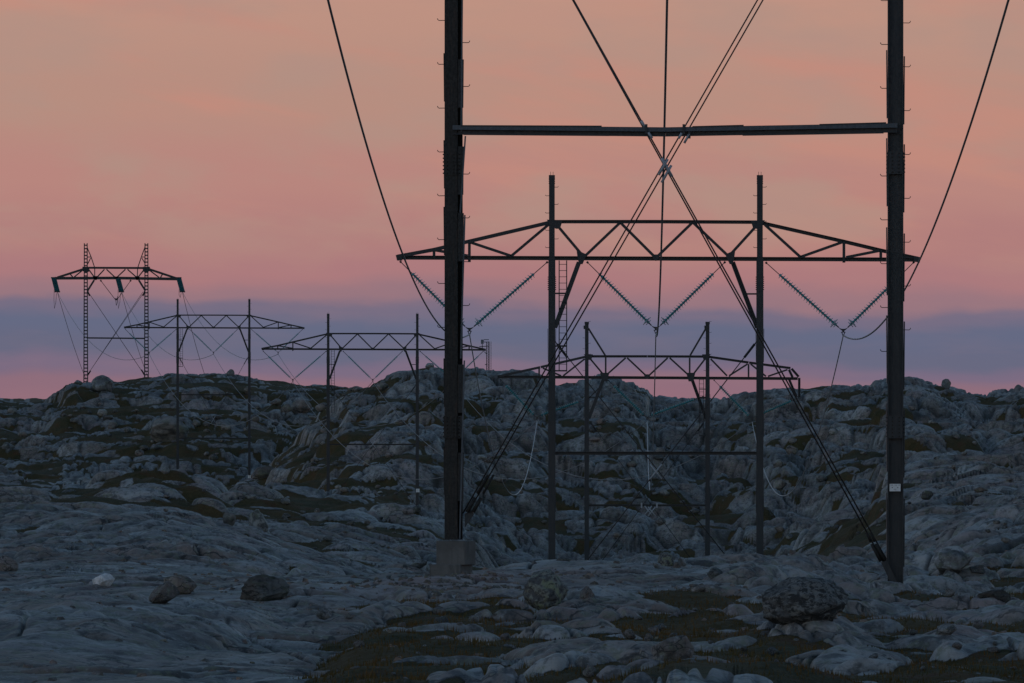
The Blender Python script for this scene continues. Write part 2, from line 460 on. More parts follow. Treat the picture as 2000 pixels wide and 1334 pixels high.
class NB:
    """small node writer"""
    def __init__(s, nt): s.nt = nt
    def n(s, t): return s.nt.nodes.new(t)
    def l(s, a, b): s.nt.links.new(a, b)
    def put(s, sock, v):
        if isinstance(v, (int, float, tuple)): sock.default_value = v
        else: s.l(v, sock)
    def noise(s, vec, scale, detail=4, rough=.55, dist=0):
        n = s.n("ShaderNodeTexNoise"); s.l(vec, n.inputs["Vector"])
        n.inputs["Scale"].default_value = scale; n.inputs["Detail"].default_value = detail
        n.inputs["Roughness"].default_value = rough; n.inputs["Distortion"].default_value = dist
        return n.outputs["Fac"]
    def rng(s, v, a, b, c=0., d=1.):
        m = s.n("ShaderNodeMapRange"); m.interpolation_type = 'SMOOTHSTEP'
        s.put(m.inputs[0], v); m.inputs[1].default_value = a; m.inputs[2].default_value = b
        m.inputs[3].default_value = c; m.inputs[4].default_value = d
        return m.outputs[0]
    def m(s, op, a, b=0.0, clamp=False):
        m = s.n("ShaderNodeMath"); m.operation = op; m.use_clamp = clamp
        s.put(m.inputs[0], a); s.put(m.inputs[1], b)
        return m.outputs[0]
    def mix(s, f, a, b):
        m = s.n("ShaderNodeMix"); m.data_type = 'RGBA'
        s.put(m.inputs[0], f); s.put(m.inputs[6], a); s.put(m.inputs[7], b)
        return m.outputs[2]
    def attr(s, name):
        a = s.n("ShaderNodeAttribute"); a.attribute_name = name
        return a.outputs["Fac"]
    def stretch(s, vec, sc, loc=(0, 0, 0), rot=(0, 0, 0)):
        m = s.n("ShaderNodeMapping"); m.inputs["Scale"].default_value = sc
        m.inputs["Location"].default_value = loc; m.inputs["Rotation"].default_value = rot
        s.l(vec, m.inputs[0]); return m.outputs[0]
    def bump(s, h, strength, dist, normal=None):
        b = s.n("ShaderNodeBump"); b.inputs["Strength"].default_value = strength
        b.inputs["Distance"].default_value = dist
        s.l(h, b.inputs["Height"])
        if normal is not None: s.l(normal, b.inputs["Normal"])
        return b.outputs[0]

def g(v, t=(1, 1, 1)): return (v * t[0], v * t[1], v * t[2], 1)

def rock_color(nb, vec, tone, big=1.0):
    """grey gneiss with lichen, brown weathering and dark streaks"""
    n_big = nb.noise(vec, .22 * big, 3)
    n_mid = nb.noise(vec, 1.1 * big, 6, .68)
    n_fin = nb.noise(vec, 5.0 * big, 6, .70)
    n_spk = nb.noise(vec, 20.0 * big, 3, .7)
    c = nb.mix(nb.rng(nb.m('ADD', nb.m('MULTIPLY', tone, .5), nb.m('MULTIPLY', n_mid, .5)), .28, .72),
               g(.085, (1, 1, 1)), g(.43, (1, .985, .95)))
    c = nb.mix(nb.rng(n_big, .42, .60, 0, .85), c, g(.19, (1.26, .95, .78)))
    c = nb.mix(nb.rng(nb.noise(nb.stretch(vec, (1, 1, 1), (7, 3, 1)), .13 * big, 5, .62), .52, .64, 0, .6), c, g(.24, (1.22, .94, .90)))
    c = nb.mix(nb.rng(nb.noise(nb.stretch(vec, (1, .6, .25), (2, 9, 4)), .5 * big, 5, .65), .56, .68, 0, .7), c, g(.075, (1.05, 1, .95)))           # brown weathering
    c = nb.mix(nb.rng(nb.noise(vec, 1.9 * big, 6, .70), .49, .62, 0, .82), c, g(.062))   # dark lichen
    c = nb.mix(nb.rng(nb.noise(vec, 2.7 * big, 6, .68), .50, .64, 0, .62), c, g(.20, (.97, 1.06, .68)))  # map lichen
    c = nb.mix(nb.rng(n_fin, .52, .70, 0, .55), c, g(.42, (1, 1, .98)))
    c = nb.mix(nb.rng(n_fin, .47, .32, 0, .65), c, g(.075))
    c = nb.mix(nb.rng(n_spk, .66, .78, 0, .35), c, g(.55))
    # hairline joints
    vo = nb.n("ShaderNodeTexVoronoi"); vo.feature = 'DISTANCE_TO_EDGE'; vo.inputs["Scale"].default_value = 1.0
    wv = nb.n("ShaderNodeVectorMath"); wv.operation = 'ADD'
    nz = nb.n("ShaderNodeTexNoise"); nz.inputs["Scale"].default_value = 1.2 * big; nz.inputs["Detail"].default_value = 4
    nb.l(vec, nz.inputs["Vector"])
    nb.l(nb.stretch(vec, (.55 * big, .40 * big, 1.5 * big), rot=(.25, .1, .3)), wv.inputs[0]); nb.l(nz.outputs["Color"], wv.inputs[1])
    nb.l(wv.outputs[0], vo.inputs["Vector"])
    jo = nb.m('MULTIPLY', nb.rng(vo.outputs["Distance"], .035, .006), nb.rng(n_big, .42, .58))
    c = nb.mix(nb.m('MULTIPLY', jo, .85), c, g(.035))
    return c, n_mid, n_fin, n_spk

def make_ground_mat():
    m, nt, b = new_mat("rock_and_heath")
    nb = NB(nt)
    tc = nb.n("ShaderNodeTexCoord"); vec = tc.outputs["Object"]
    moss, tone, crack_shade, red = (nb.attr(k) for k in ("moss", "tone", "crack_shade", "red"))
    c, n_mid, n_fin, n_spk = rock_color(nb, vec, tone)
    # foliation streaks along the slabs
    st = nb.noise(nb.stretch(vec, (.5, 2.6, 4.0), rot=(0, 0, .35)), 1.6, 4, .6)
    c = nb.mix(nb.rng(st, .56, .70, 0, .45), c, g(.12, (1, .96, .92)))
    c = nb.mix(nb.rng(st, .42, .30, 0, .35), c, g(.36, (.98, 1, 1.03)))
    c = nb.mix(nb.m('MULTIPLY', red, .9), c, g(.25, (1.36, .88, .76)))
    c = nb.mix(nb.m('MULTIPLY', crack_shade, .92), c, g(.024, (1.15, 1, .75)))  # darkens the cracks and paints shade under the ledge fronts
    # heath
    h1 = nb.noise(vec, .35, 4, .6); h2 = nb.noise(vec, 5.0, 4, .7)
    hc = nb.mix(nb.rng(h1, .40, .60), g(.062, (1.32, .86, .32)), g(.042, (1.12, 1.02, .38)))
    hc = nb.mix(nb.rng(nb.noise(vec, .9, 3), .55, .68, 0, .8), hc, g(.06, (1.6, .70, .30)))
    hc = nb.mix(nb.rng(h2, .40, .68, 0, .6), hc, g(.09, (1.25, .94, .42)))
    mm = nb.rng(nb.m('ADD', moss, nb.m('MULTIPLY', nb.m('SUBTRACT', n_fin, .5), .9)), .38, .62)
    col = nb.mix(mm, c, hc)
    nb.put(b.inputs["Base Color"], col)
    nb.put(b.inputs["Roughness"], nb.rng(mm, 0, 1, .62, .95))
    b.inputs["Specular IOR Level"].default_value = .30
    n = nb.bump(n_mid, .6, .22)
    n = nb.bump(n_fin, .6, .06, n)
    n = nb.bump(nb.m('MULTIPLY', h2, mm), .8, .10, n)
    nb.l(n, b.inputs["Normal"])
    return m

def make_boulder_mat(name, tint, lo=1.0):
    m, nt, b = new_mat(name)
    nb = NB(nt)
    tc = nb.n("ShaderNodeTexCoord"); oi = nb.n("ShaderNodeObjectInfo")
    add = nb.n("ShaderNodeVectorMath"); add.operation = 'ADD'
    sc = nb.n("ShaderNodeVectorMath"); sc.operation = 'SCALE'
    cmb = nb.n("ShaderNodeCombineXYZ")
    nb.l(oi.outputs["Random"], cmb.inputs[0]); nb.l(oi.outputs["Random"], cmb.inputs[1]); nb.l(oi.outputs["Random"], cmb.inputs[2])
    nb.l(cmb.outputs[0], sc.inputs[0]); sc.inputs["Scale"].default_value = 40.0
    nb.l(tc.outputs["Object"], add.inputs[0]); nb.l(sc.outputs[0], add.inputs[1])
    vec = add.outputs[0]
    c, n_mid, n_fin, n_spk = rock_color(nb, vec, oi.outputs["Random"], lo)
    mu = nb.n("ShaderNodeMix"); mu.data_type = 'RGBA'; mu.blend_type = 'MULTIPLY'; mu.inputs[0].default_value = 1
    nb.l(c, mu.inputs[6]); mu.inputs[7].default_value = tint
    nb.l(mu.outputs[2], b.inputs["Base Color"])
    b.inputs["Roughness"].default_value = .75; b.inputs["Specular IOR Level"].default_value = .3
    n = nb.bump(n_mid, .6, .12 / lo); n = nb.bump(n_fin, .7, .05 / lo, n); n = nb.bump(n_spk, .5, .015 / lo, n)
    nb.l(n, b.inputs["Normal"])
    return m

def make_metal(name, col, rough, rust=0.0, metallic=0.0, scale=3.0):
    m, nt, b = new_mat(name)
    nb = NB(nt)
    tc = nb.n("ShaderNodeTexCoord"); vec = tc.outputs["Object"]
    n1 = nb.noise(nb.stretch(vec, (6, 6, .7)), scale, 4, .6); n2 = nb.noise(vec, scale * 6, 3, .6)
    c = nb.mix(nb.rng(n1, .35, .65), g(col[0] * .7, (1, 1, 1)) if not isinstance(col, tuple) else tuple(k * .72 for k in col[:3]) + (1,), col)
    if rust:
        c = nb.mix(nb.rng(n1, .5, .72, 0, rust), c, (.075, .034, .016, 1))
    nb.l(c, b.inputs["Base Color"])
    nb.put(b.inputs["Roughness"], nb.rng(n2, .3, .7, rough - .1, rough + .12))
    b.inputs["Metallic"].default_value = metallic
    nb.l(nb.bump(n2, .25, .004), b.inputs["Normal"])
    return m
# ------------------------------------------------------------------ mesh helpers
def thing(name, label, cat, loc=(0, 0, 0), group=None, rz=0.0):
    o = bpy.data.objects.new(name, None); COL.objects.link(o)
    o.empty_display_size = .2
    o.location = loc; o.rotation_euler = (0, 0, rz)
    o["label"] = label; o["category"] = cat
    if group: o["group"] = group
    return o

def tag(o, label, cat, group=None):
    o["label"] = label; o["category"] = cat
    if group: o["group"] = group
    return o

def link(name, me, parent=None, loc=(0, 0, 0), rot=None):
    o = bpy.data.objects.new(name, me); COL.objects.link(o)
    if parent is not None: o.parent = parent
    o.location = loc
    if rot is not None: o.rotation_euler = rot
    return o

def mesh_from(bm, name, mat, smooth=False):
    me = bpy.data.meshes.new(name)
    bmesh.ops.recalc_face_normals(bm, faces=bm.faces[:])
    if smooth:
        for f in bm.faces: f.smooth = True
    bm.to_mesh(me); bm.free()
    if mat: me.materials.append(mat)
    return me

def frame(d, up=None):
    d = Vector(d).normalized()
    up = Vector(up) if up is not None else (Vector((0, 1, 0)) if abs(d.y) < .9 else Vector((0, 0, 1)))
    s = up.cross(d)
    if s.length < 1e-4: s = Vector((1, 0, 0)).cross(d)
    s.normalize(); t = d.cross(s).normalized()
    return s, t          # s: across, t: close to up

def add_prism(bm, pts, p0, p1, up=None):
    """sweep a closed outline (a across, b along 'up') from p0 to p1"""
    p0 = Vector(p0); p1 = Vector(p1)
    s, t = frame(p1 - p0, up)
    A = [bm.verts.new(p0 + s * a + t * b) for a, b in pts]
    B = [bm.verts.new(p1 + s * a + t * b) for a, b in pts]
    n = len(pts)
    for i in range(n):
        bm.faces.new((A[i], A[(i + 1) % n], B[(i + 1) % n], B[i]))
    bm.faces.new(A[::-1]); bm.faces.new(B)

def rect(w, d): return [(-w / 2, -d / 2), (w / 2, -d / 2), (w / 2, d / 2), (-w / 2, d / 2)]

def hsec(w, d, tf, tw):
    """H section: flanges of width w at +-d/2, web between"""
    x = w / 2; y = d / 2; a = tw / 2
    return [(-x, -y), (x, -y), (x, -y + tf), (a, -y + tf), (a, y - tf), (x, y - tf), (x, y), (-x, y), (-x, y - tf), (-a, y - tf), (-a, -y + tf), (-x, -y + tf)]

def chan(w, d, t):
    """channel, open towards -across"""
    x = w / 2; y = d / 2
    return [(-x, -y), (x, -y), (x, y), (-x, y), (-x, y - t), (x - t, y - t), (x - t, -y + t), (-x, -y + t)]

def angle(w, t):
    h = w / 2
    return [(-h, -h), (h, -h), (h, -h + t), (-h + t, -h + t), (-h + t, h), (-h, h)]

def add_box(bm, c, sx, sy, sz):
    c = Vector(c)
    add_prism(bm, rect(sx, sy), c - Vector((0, 0, sz / 2)), c + Vector((0, 0, sz / 2)), up=(0, 1, 0))

def add_cyl(bm, p0, p1, r0, r1=None, n=8, caps=True):
    r1 = r0 if r1 is None else r1
    p0 = Vector(p0); p1 = Vector(p1)
    s, t = frame(p1 - p0)
    A, B = [], []
    for i in range(n):
        a = 2 * math.pi * i / n; v = s * math.cos(a) + t * math.sin(a)
        A.append(bm.verts.new(p0 + v * r0)); B.append(bm.verts.new(p1 + v * r1))
    for i in range(n):
        bm.faces.new((A[i], A[(i + 1) % n], B[(i + 1) % n], B[i]))
    if caps: bm.faces.new(A[::-1]); bm.faces.new(B)

def add_tube(bm, pts, r, n=6):
    rings = []
    P = [Vector(p) for p in pts]
    for i, p in enumerate(P):
        d = P[min(i + 1, len(P) - 1)] - P[max(i - 1, 0)]
        s, t = frame(d, up=(0, 0, 1) if abs(d.normalized().z) < .9 else (0, 1, 0))
        rings.append([bm.verts.new(p + (s * math.cos(2 * math.pi * k / n) + t * math.sin(2 * math.pi * k / n)) * r) for k in range(n)])
    for a, b in zip(rings, rings[1:]):
        for k in range(n):
            bm.faces.new((a[k], a[(k + 1) % n], b[(k + 1) % n], b[k]))
    bm.faces.new(rings[0][::-1]); bm.faces.new(rings[-1])

def add_lathe(bm, prof, axis0, d, n=12):
    s, t = frame(d); d = Vector(d).normalized(); o = Vector(axis0)
    rings = []
    for h, r in prof:
        rings.append([bm.verts.new(o + d * h + (s * math.cos(2 * math.pi * k / n) + t * math.sin(2 * math.pi * k / n)) * max(r, 1e-4)) for k in range(n)])
    for a, b in zip(rings, rings[1:]):
        for k in range(n):
            bm.faces.new((a[k], a[(k + 1) % n], b[(k + 1) % n], b[k]))
    bm.faces.new(rings[0][::-1]); bm.faces.new(rings[-1])

def add_ring(bm, c, axis, R, r, n=20, m=6):
    s, t = frame(axis); c = Vector(c); ax = Vector(axis).normalized()
    rings = []
    for i in range(n):
        a = 2 * math.pi * i / n; rad = s * math.cos(a) + t * math.sin(a)
        rings.append([bm.verts.new(c + rad * (R + r * math.cos(2 * math.pi * k / m)) + ax * (r * math.sin(2 * math.pi * k / m))) for k in range(m)])
    for i in range(n):
        a = rings[i]; b = rings[(i + 1) % n]
        for k in range(m):
            bm.faces.new((a[k], a[(k + 1) % m], b[(k + 1) % m], b[k]))

STEEL = make_metal("weathered_steel", (.030, .034, .037, 1), .45, rust=.2)
STEEL_DARK = make_metal("dark_weathered_steel", (.020, .018, .015, 1), .75, rust=.3)
STEEL_SKYLIT = make_metal("skylit_steel", (.085, .10, .115, 1), .42, rust=.1)  # paler copy of the steel, sky light put into its colour
GALV = make_metal("galvanised_steel", (.42, .44, .46, 1), .50)
CABLE = make_metal("aluminium_cable", (.22, .225, .23, 1), .55)
CABLE_LIT = make_metal("lit_aluminium_cable", (.46, .47, .48, 1), .5)  # paler copy of the cable, sky reflection put into its colour
CABLE_DARK = make_metal("tarred_steel_rope", (.035, .028, .026, 1), .60)
GLASS = make_metal("green_glass_insulator", (.09, .37, .39, 1), .25)
GLASS_DARK = make_metal("dark_glass_insulator", (.06, .22, .25, 1), .3)
CONC = None
def make_concrete():
    m, nt, b = new_mat("concrete"); nb = NB(nt)
    vec = nb.n("ShaderNodeTexCoord").outputs["Object"]
    n1 = nb.noise(vec, 1.6, 4, .6); n2 = nb.noise(vec, 14, 4, .6); n3 = nb.noise(nb.stretch(vec, (5, 5, .6)), 1.4, 3)
    c = nb.mix(nb.rng(n1, .35, .65), (.105, .10, .092, 1), (.15, .145, .135, 1))
    c = nb.mix(nb.rng(n3, .52, .7, 0, .6), c, (.06, .058, .055, 1))
    c = nb.mix(nb.rng(n2, .58, .7, 0, .5), c, (.085, .085, .08, 1))
    nb.l(c, b.inputs["Base Color"]); b.inputs["Roughness"].default_value = .9
    nb.l(nb.bump(n2, .4, .01), b.inputs["Normal"])
    return m
CONC = make_concrete()
def flat_mat(name, col, rough=.6):
    m, nt, b = new_mat(name); nb = NB(nt)
    vec = nb.n("ShaderNodeTexCoord").outputs["Object"]
    n = nb.noise(vec, 9, 3)
    nb.l(nb.mix(nb.rng(n, .4, .7), tuple(k * .9 for k in col[:3]) + (1,), col), b.inputs["Base Color"])
    b.inputs["Roughness"].default_value = rough
    return m
WHITE = flat_mat("white_enamel", (.85, .86, .84, 1), .4)
BLACK = flat_mat("black_print", (.02, .02, .02, 1), .6)

# ------------------------------------------------------------------ pylons
U = 10.0 / 406.0        # metres per photograph pixel at the second pylon, the pattern for the others
GROUP_P = "pylons of the power line"

def bar(parent, name, p0, p1, w, d=None, mat=None, sec='box', label=None):
    """one steel member of a truss; p = (x, z) in local metres, or (x, y, z)"""
    f = lambda p: Vector((p[0], 0, p[1])) if len(p) == 2 else Vector(p)
    a, b = f(p0), f(p1)
    d = d or w
    bm = bmesh.new()
    if sec == 'box': pts = rect(d, w)
    elif sec == 'chan': pts = chan(d, w, w * .16)
    elif sec == 'angle': pts = angle(w, w * .16)
    s_up = (0, 0, 1) if abs((b - a).normalized().z) < .95 else (1, 0, 0)
    add_prism(bm, pts, (0, 0, 0), b - a, up=s_up)
    o = link(name, mesh_from(bm, name, mat or STEEL), parent, loc=a)
    if label: o["label"] = label
    return o

def plate(parent, outline, y, th, mat=None, name="gusset_plate"):
    bm = bmesh.new()
    c = Vector((sum(p[0] for p in outline) / len(outline), y, sum(p[1] for p in outline) / len(outline)))
    A = [bm.verts.new((p[0] - c.x, -th / 2, p[1] - c.z)) for p in outline]
    B = [bm.verts.new((p[0] - c.x, th / 2, p[1] - c.z)) for p in outline]
    n = len(outline)
    bm.faces.new(A); bm.faces.new(B[::-1])
    for i in range(n): bm.faces.new((A[i], A[(i + 1) % n], B[(i + 1) % n], B[i]))
    return link(name, mesh_from(bm, name, mat or STEEL), parent, loc=c)

_step = {}
def step_mesh(side, L):
    k = (side, round(L, 3))
    if k not in _step:
        bm = bmesh.new()
        add_tube(bm, [(0, 0, 0), (side * (L - .035), 0, -.002), (side * (L - .012), 0, .012), (side * L, 0, .045)], .0095 if L < .168 else .015, 6)
        _step[k] = mesh_from(bm, "step_bolt", STEEL, True)
    return _step[k]

def leg_obj(parent, x, zb, zt, w, d, sec, rot, mat=STEEL, tf=.022, tw=.018):
    bm = bmesh.new()
    pts = hsec(w, d, tf, tw) if sec == 'H' else rect(w, d)
    add_prism(bm, pts, (0, 0, zb), (0, 0, zt), up=(0, 1, 0))
    return link("leg", mesh_from(bm, "leg", mat), parent, loc=(x, 0, 0), rot=(0, 0, rot))

def steps(leg, xl, xr, ylocal, z0, z1, phase, pitch=1.0, L=.15):
    """step bolts alternate sides up the leg, children of the leg"""
    z = z0
    while z < z1:
        link("step_bolt", step_mesh(-1, L), leg, loc=(xl, ylocal, z + phase))
        link("step_bolt", step_mesh(1, L), leg, loc=(xr, ylocal, z + phase + pitch / 2))
        z += pitch

def ladder(parent, x, ztop, zbot, w=.36, pitch=.30, mat=STEEL):
    o = bpy.data.objects.new("ladder", None); COL.objects.link(o); o.parent = parent; o.location = (x, -.25, zbot)
    H = ztop - zbot
    bm = bmesh.new(); add_prism(bm, rect(.05, .03), (0, 0, 0), (0, 0, H), up=(0, 1, 0)); rail = mesh_from(bm, "rail", mat)
    bm = bmesh.new(); add_cyl(bm, (-w / 2, 0, 0), (w / 2, 0, 0), .014, n=6); rung = mesh_from(bm, "rung", mat)
    for s in (-1, 1): link("rail", rail, o, loc=(s * w / 2, 0, 0))
    z = .04
    while z < H:
        link("rung", rung, o, loc=(0, 0, z)); z += pitch
    return o

def rod(parent, p0, p1, r, y=0.0, name="brace_rod", mat=None):
    a = Vector((p0[0], y, p0[1])); b = Vector((p1[0], y, p1[1]))
    bm = bmesh.new(); add_cyl(bm, (0, 0, 0), b - a, r, n=8)
    return link(name, mesh_from(bm, name, mat or CABLE_DARK, True), parent, loc=a)

def sign_on(parent, x, y, z, w, h):
    bm = bmesh.new(); add_prism(bm, rect(w, .004), (0, 0, -h / 2), (0, 0, h / 2), up=(0, 1, 0))
    s = link("warning_sign", mesh_from(bm, "warning_sign", WHITE), parent, loc=(x, y, z))
    return s

def truss(root, zc, dx_l, dx_r, small=False, tip=True):
    """crossarm of the suspension pylons. zc = local height of the bottom chord; measured on the second pylon"""
    P = lambda px, py: ((px - 1281) * U, zc + (504 - py) * U)
    ch, wb = .20, .135
    segs = [(775, 915), (915, 1078), (1078, 1281), (1281, 1484), (1484, 1648), (1648, 1795)]
    for k, (a, b) in enumerate(segs):
        ya = 503 + (a - 775) * .004; yb = 503 + (b - 775) * .004
        bar(root, "bottom_chord", P(a, ya), P(b, yb), ch, .24, sec='chan')
    bar(root, "top_chord", P(1084, 433), P(1281, 433), ch * .85, .2, sec='chan'); bar(root, "top_chord", P(1281, 433), P(1478, 434), ch * .85, .2, sec='chan')
    for pts in ([(1072, 435), (917, 471.3)], [(917, 471.3), (847.5, 487.7)], [(847.5, 487.7), (776, 501)],
                [(1490, 436), (1646, 471.3)], [(1646, 471.3), (1720, 489)], [(1720, 489), (1793, 505)]):
        bar(root, "top_chord", P(*pts[0]), P(*pts[1]), ch * .9, .2, sec='chan')
    web = [(1070, 440, 1000, 499), (996, 499, 921, 474), (917, 475, 917, 509), (911, 499, 852, 489), (848, 490, 848, 501),
           (1496, 441, 1562, 501), (1566, 501, 1642, 474), (1648, 475, 1648, 510), (1655, 502, 1716, 490), (1720, 491, 1720, 502),
           (1095, 448, 1132, 492), (1146, 497, 1209, 437), (1214, 437, 1276, 499), (1286, 499, 1350, 437), (1356, 437, 1417, 495), (1431, 492, 1471, 448)]
    for a, b, c, d in web:
        L_ = math.hypot(c - a, d - b); ex, ez = (c - a) / L_ * 3.0, (d - b) / L_ * 3.0
        bar(root, "web_brace", P(a - ex, b - ez), P(c + ex, d + ez), wb, .12, sec='angle' if small else 'box')
    for pl in ([(1068, 429), (1099, 430), (1094, 447), (1086, 447), (1074, 441)], [(1494, 430), (1466, 431), (1471, 447), (1478, 447), (1488, 441)],
               [(1126, 488), (1146, 497), (1138, 516), (1131, 516), (1128, 503)], [(1436, 488), (1416, 497), (1425, 516), (1431, 516), (1434, 503)],
               [(1272, 497), (1290, 497), (1285, 507), (1281, 510), (1277, 507)], [(773, 498), (786, 498), (786, 509), (776, 509)], [(1784, 501), (1797, 502), (1796, 513), (1784, 511)]):
        plate(root, [P(*p) for p in pl], -.13, .03)
    bar(root, "knee_brace", P(1131, 512), P(1084, 640), .22, .2, sec='chan')
    bar(root, "knee_brace", P(1431, 512), P(1479, 640), .22, .2, sec='chan')
    bar(root, "tie", P(1086, 573), P(1106, 573), .08); bar(root, "tie", P(1456, 574), P(1478, 574), .08)
    return P

def suspension_pylon(label, pxc, Y, bc_py, ground_py, beams, ladder_py=725, leg_w=.30, sign_py=None, footing=(), rods=True, do_steps=True):
    """ground_py: picture heights of the two feet, beams: heights below the bottom chord (m)"""
    s = Y / FPX
    X = (pxc - 1000) * s; zbc = (667 - bc_py) * s
    xl, xr = -203 * U, 203 * U
    gz = [(667 - p) * s if p else ground_z(X + xx, Y) - .4 for p, xx in zip(ground_py, (xl, xr))]
    z0 = min(gz)
    root = thing("portal_pylon", label, "pylon", (X, Y, z0), GROUP_P)
    zc = zbc - z0
    legs = []
    for x, gzz in ((xl, gz[0]), (xr, gz[1])):
        lo = leg_obj(root, x, gzz - z0 - .3, zc, leg_w * 1.12, leg_w, 'H', math.pi / 2 * 0)
        hi_bm = bmesh.new()
        add_prism(hi_bm, hsec(leg_w * .92, leg_w * .92, .02, .018), (0, 0, 0), (0, 0, 164 * U - .25), up=(0, 1, 0))
        hi = link("upper_leg", mesh_from(hi_bm, "upper_leg", STEEL), root, loc=(x, 0, zc + .003))
        cap = bmesh.new()
        add_box(cap, (0, 0, .1), leg_w * .98, leg_w * .98, .2)
        for q in (-1, 1): add_box(cap, (q * .06, 0, .28), .02, .02, .16)
        for q in range(3): add_box(cap, (0, 0, -.1 * q), leg_w * 1.02, leg_w * .5, .05)
        link("leg_cap", mesh_from(cap, "leg_cap", STEEL), root, loc=(x, 0, zc + 164 * U - .25))
        if do_steps:
            steps(hi, -leg_w * .46, leg_w * .46, -.1, .3, 164 * U - .8, .2, .83, .17)
        # bolted splice under the crossarm
        sp = bmesh.new()
        add_box(sp, (0, -leg_w * .5 - .012, 0), leg_w * 1.0, .02, .75)
        for q in range(7):
            for e in (-1, 1): add_cyl(sp, (e * leg_w * .5, 0, -.3 + q * .1), (e * (leg_w * .5 + .055), 0, -.3 + q * .1), .022, n=6)
        link("splice_plate", mesh_from(sp, "splice_plate", STEEL), root, loc=(x, 0, zc - 1.35 * .9))
        # cover strips that step the outline
        zz = zc - 3.4
        while zz > gzz - z0 + 1.0:
            cs = bmesh.new()
            for e in (-1, 1):
                add_prism(cs, rect(.02, leg_w * .8), (e * (leg_w * .56 + .028), 0, 0), (e * (leg_w * .56 + .012), 0, -1.6), up=(0, 1, 0))
            link("cover_strip", mesh_from(cs, "cover_strip", STEEL), root, loc=(x, 0, zz)); zz -= 3.6
        legs.append(lo)
    P = truss(root, zc, 0, 0)
    if ladder_py:
        lx = (1099.5 - 1281) * U
        ladder(root, lx, zc - .12, zc - (ladder_py - 504) * U)
        for py in (573, 676, 724): bar(root, "ladder_bracket", (xl + .15, zc - (py - 504) * U), (lx + .2, zc - (py - 504) * U), .07, .3)
    for k, bz in enumerate(beams):
        bar(root, "tie_beam", (xl + .17, zc - bz), (xr - .17, zc - bz), .16, .18, sec='chan')
    if rods:
        bz = beams[0]
        top = zc - 160 * U; mid = zc - bz; foot = [g_ - z0 + .9 for g_ in gz]
        for q, y in ((0, -.10), (0, .10)):
            rod(root, (xl + .1, top), (xr - .1, foot[1]), .024, y); rod(root, (xr - .1, top), (xl + .1, foot[0]), .024, y + .03)
        for sx, zt in ((xl, top), (xr, top)):
            d = 1 if sx < 0 else -1
            sl = (top - foot[0]) / (xr - xl - .2)
            rod(root, (sx + d * .25, zt - .15 * sl), (sx + d * .75, zt - .65 * sl), .06, 0, "turnbuckle", STEEL)
        xc = 0.0; zx = top - (xr - xl - .2) / 2 * (top - foot[0]) / (xr - xl - .2)
        for e in (-1, 1):
            sl = (top - foot[0]) / (xr - xl - .2)
            rod(root, (-.28, zx + e * .28 * sl), (.28, zx - e * .28 * sl), .035, -.16, "collar", GALV)
    if sign_py:
        for px_, py_ in sign_py:
            x = (px_ - pxc) * s
            sign_on(root, x - .09, -leg_w * .5 - .02, (667 - py_) * s - z0, .17, .40); sign_on(root, x + .11, -leg_w * .5 - .02, (667 - py_) * s - z0, .15, .40)
    for px_, py0, py1, w_ in footing:
        x = (px_ - pxc) * s; za = (667 - py1) * s - z0 - .6; zb_ = (667 - py0) * s - z0
        bm = bmesh.new(); add_prism(bm, rect(w_, w_), (0, 0, za), (0, 0, zb_), up=(0, 1, 0))
        link("footing", mesh_from(bm, "footing", CONC), root, loc=(x, 0, 0), rot=(0, 0, .35))
    root["zc"] = zc
    return root

def build_pylons():
    # second pylon, behind the cropped one
    suspension_pylon("whole steel portal pylon standing behind the tall cropped legs, ladder beside its left leg", 1281, 547.0, 504, (None, None), (381 * U,))
    # fourth
    suspension_pylon("small portal pylon before the middle hill, just left of the tall near black leg",
                     728, 1277.0, 682, (1000, 1004), ((868 - 682) * 1277 / FPX,), ladder_py=725 + 70, sign_py=[(816, 958)], footing=[(641, 998, 1010, 1.1), (815, 1002, 1018, 1.25)])
    # fifth
    suspension_pylon("small portal pylon before the left hill, right beside the hilltop lattice pylon",
                     417, 1587.0, 640, (955, 958), ((771 - 640) * 1587 / FPX, (856 - 640) * 1587 / FPX), ladder_py=725, sign_py=[(487, 931)])

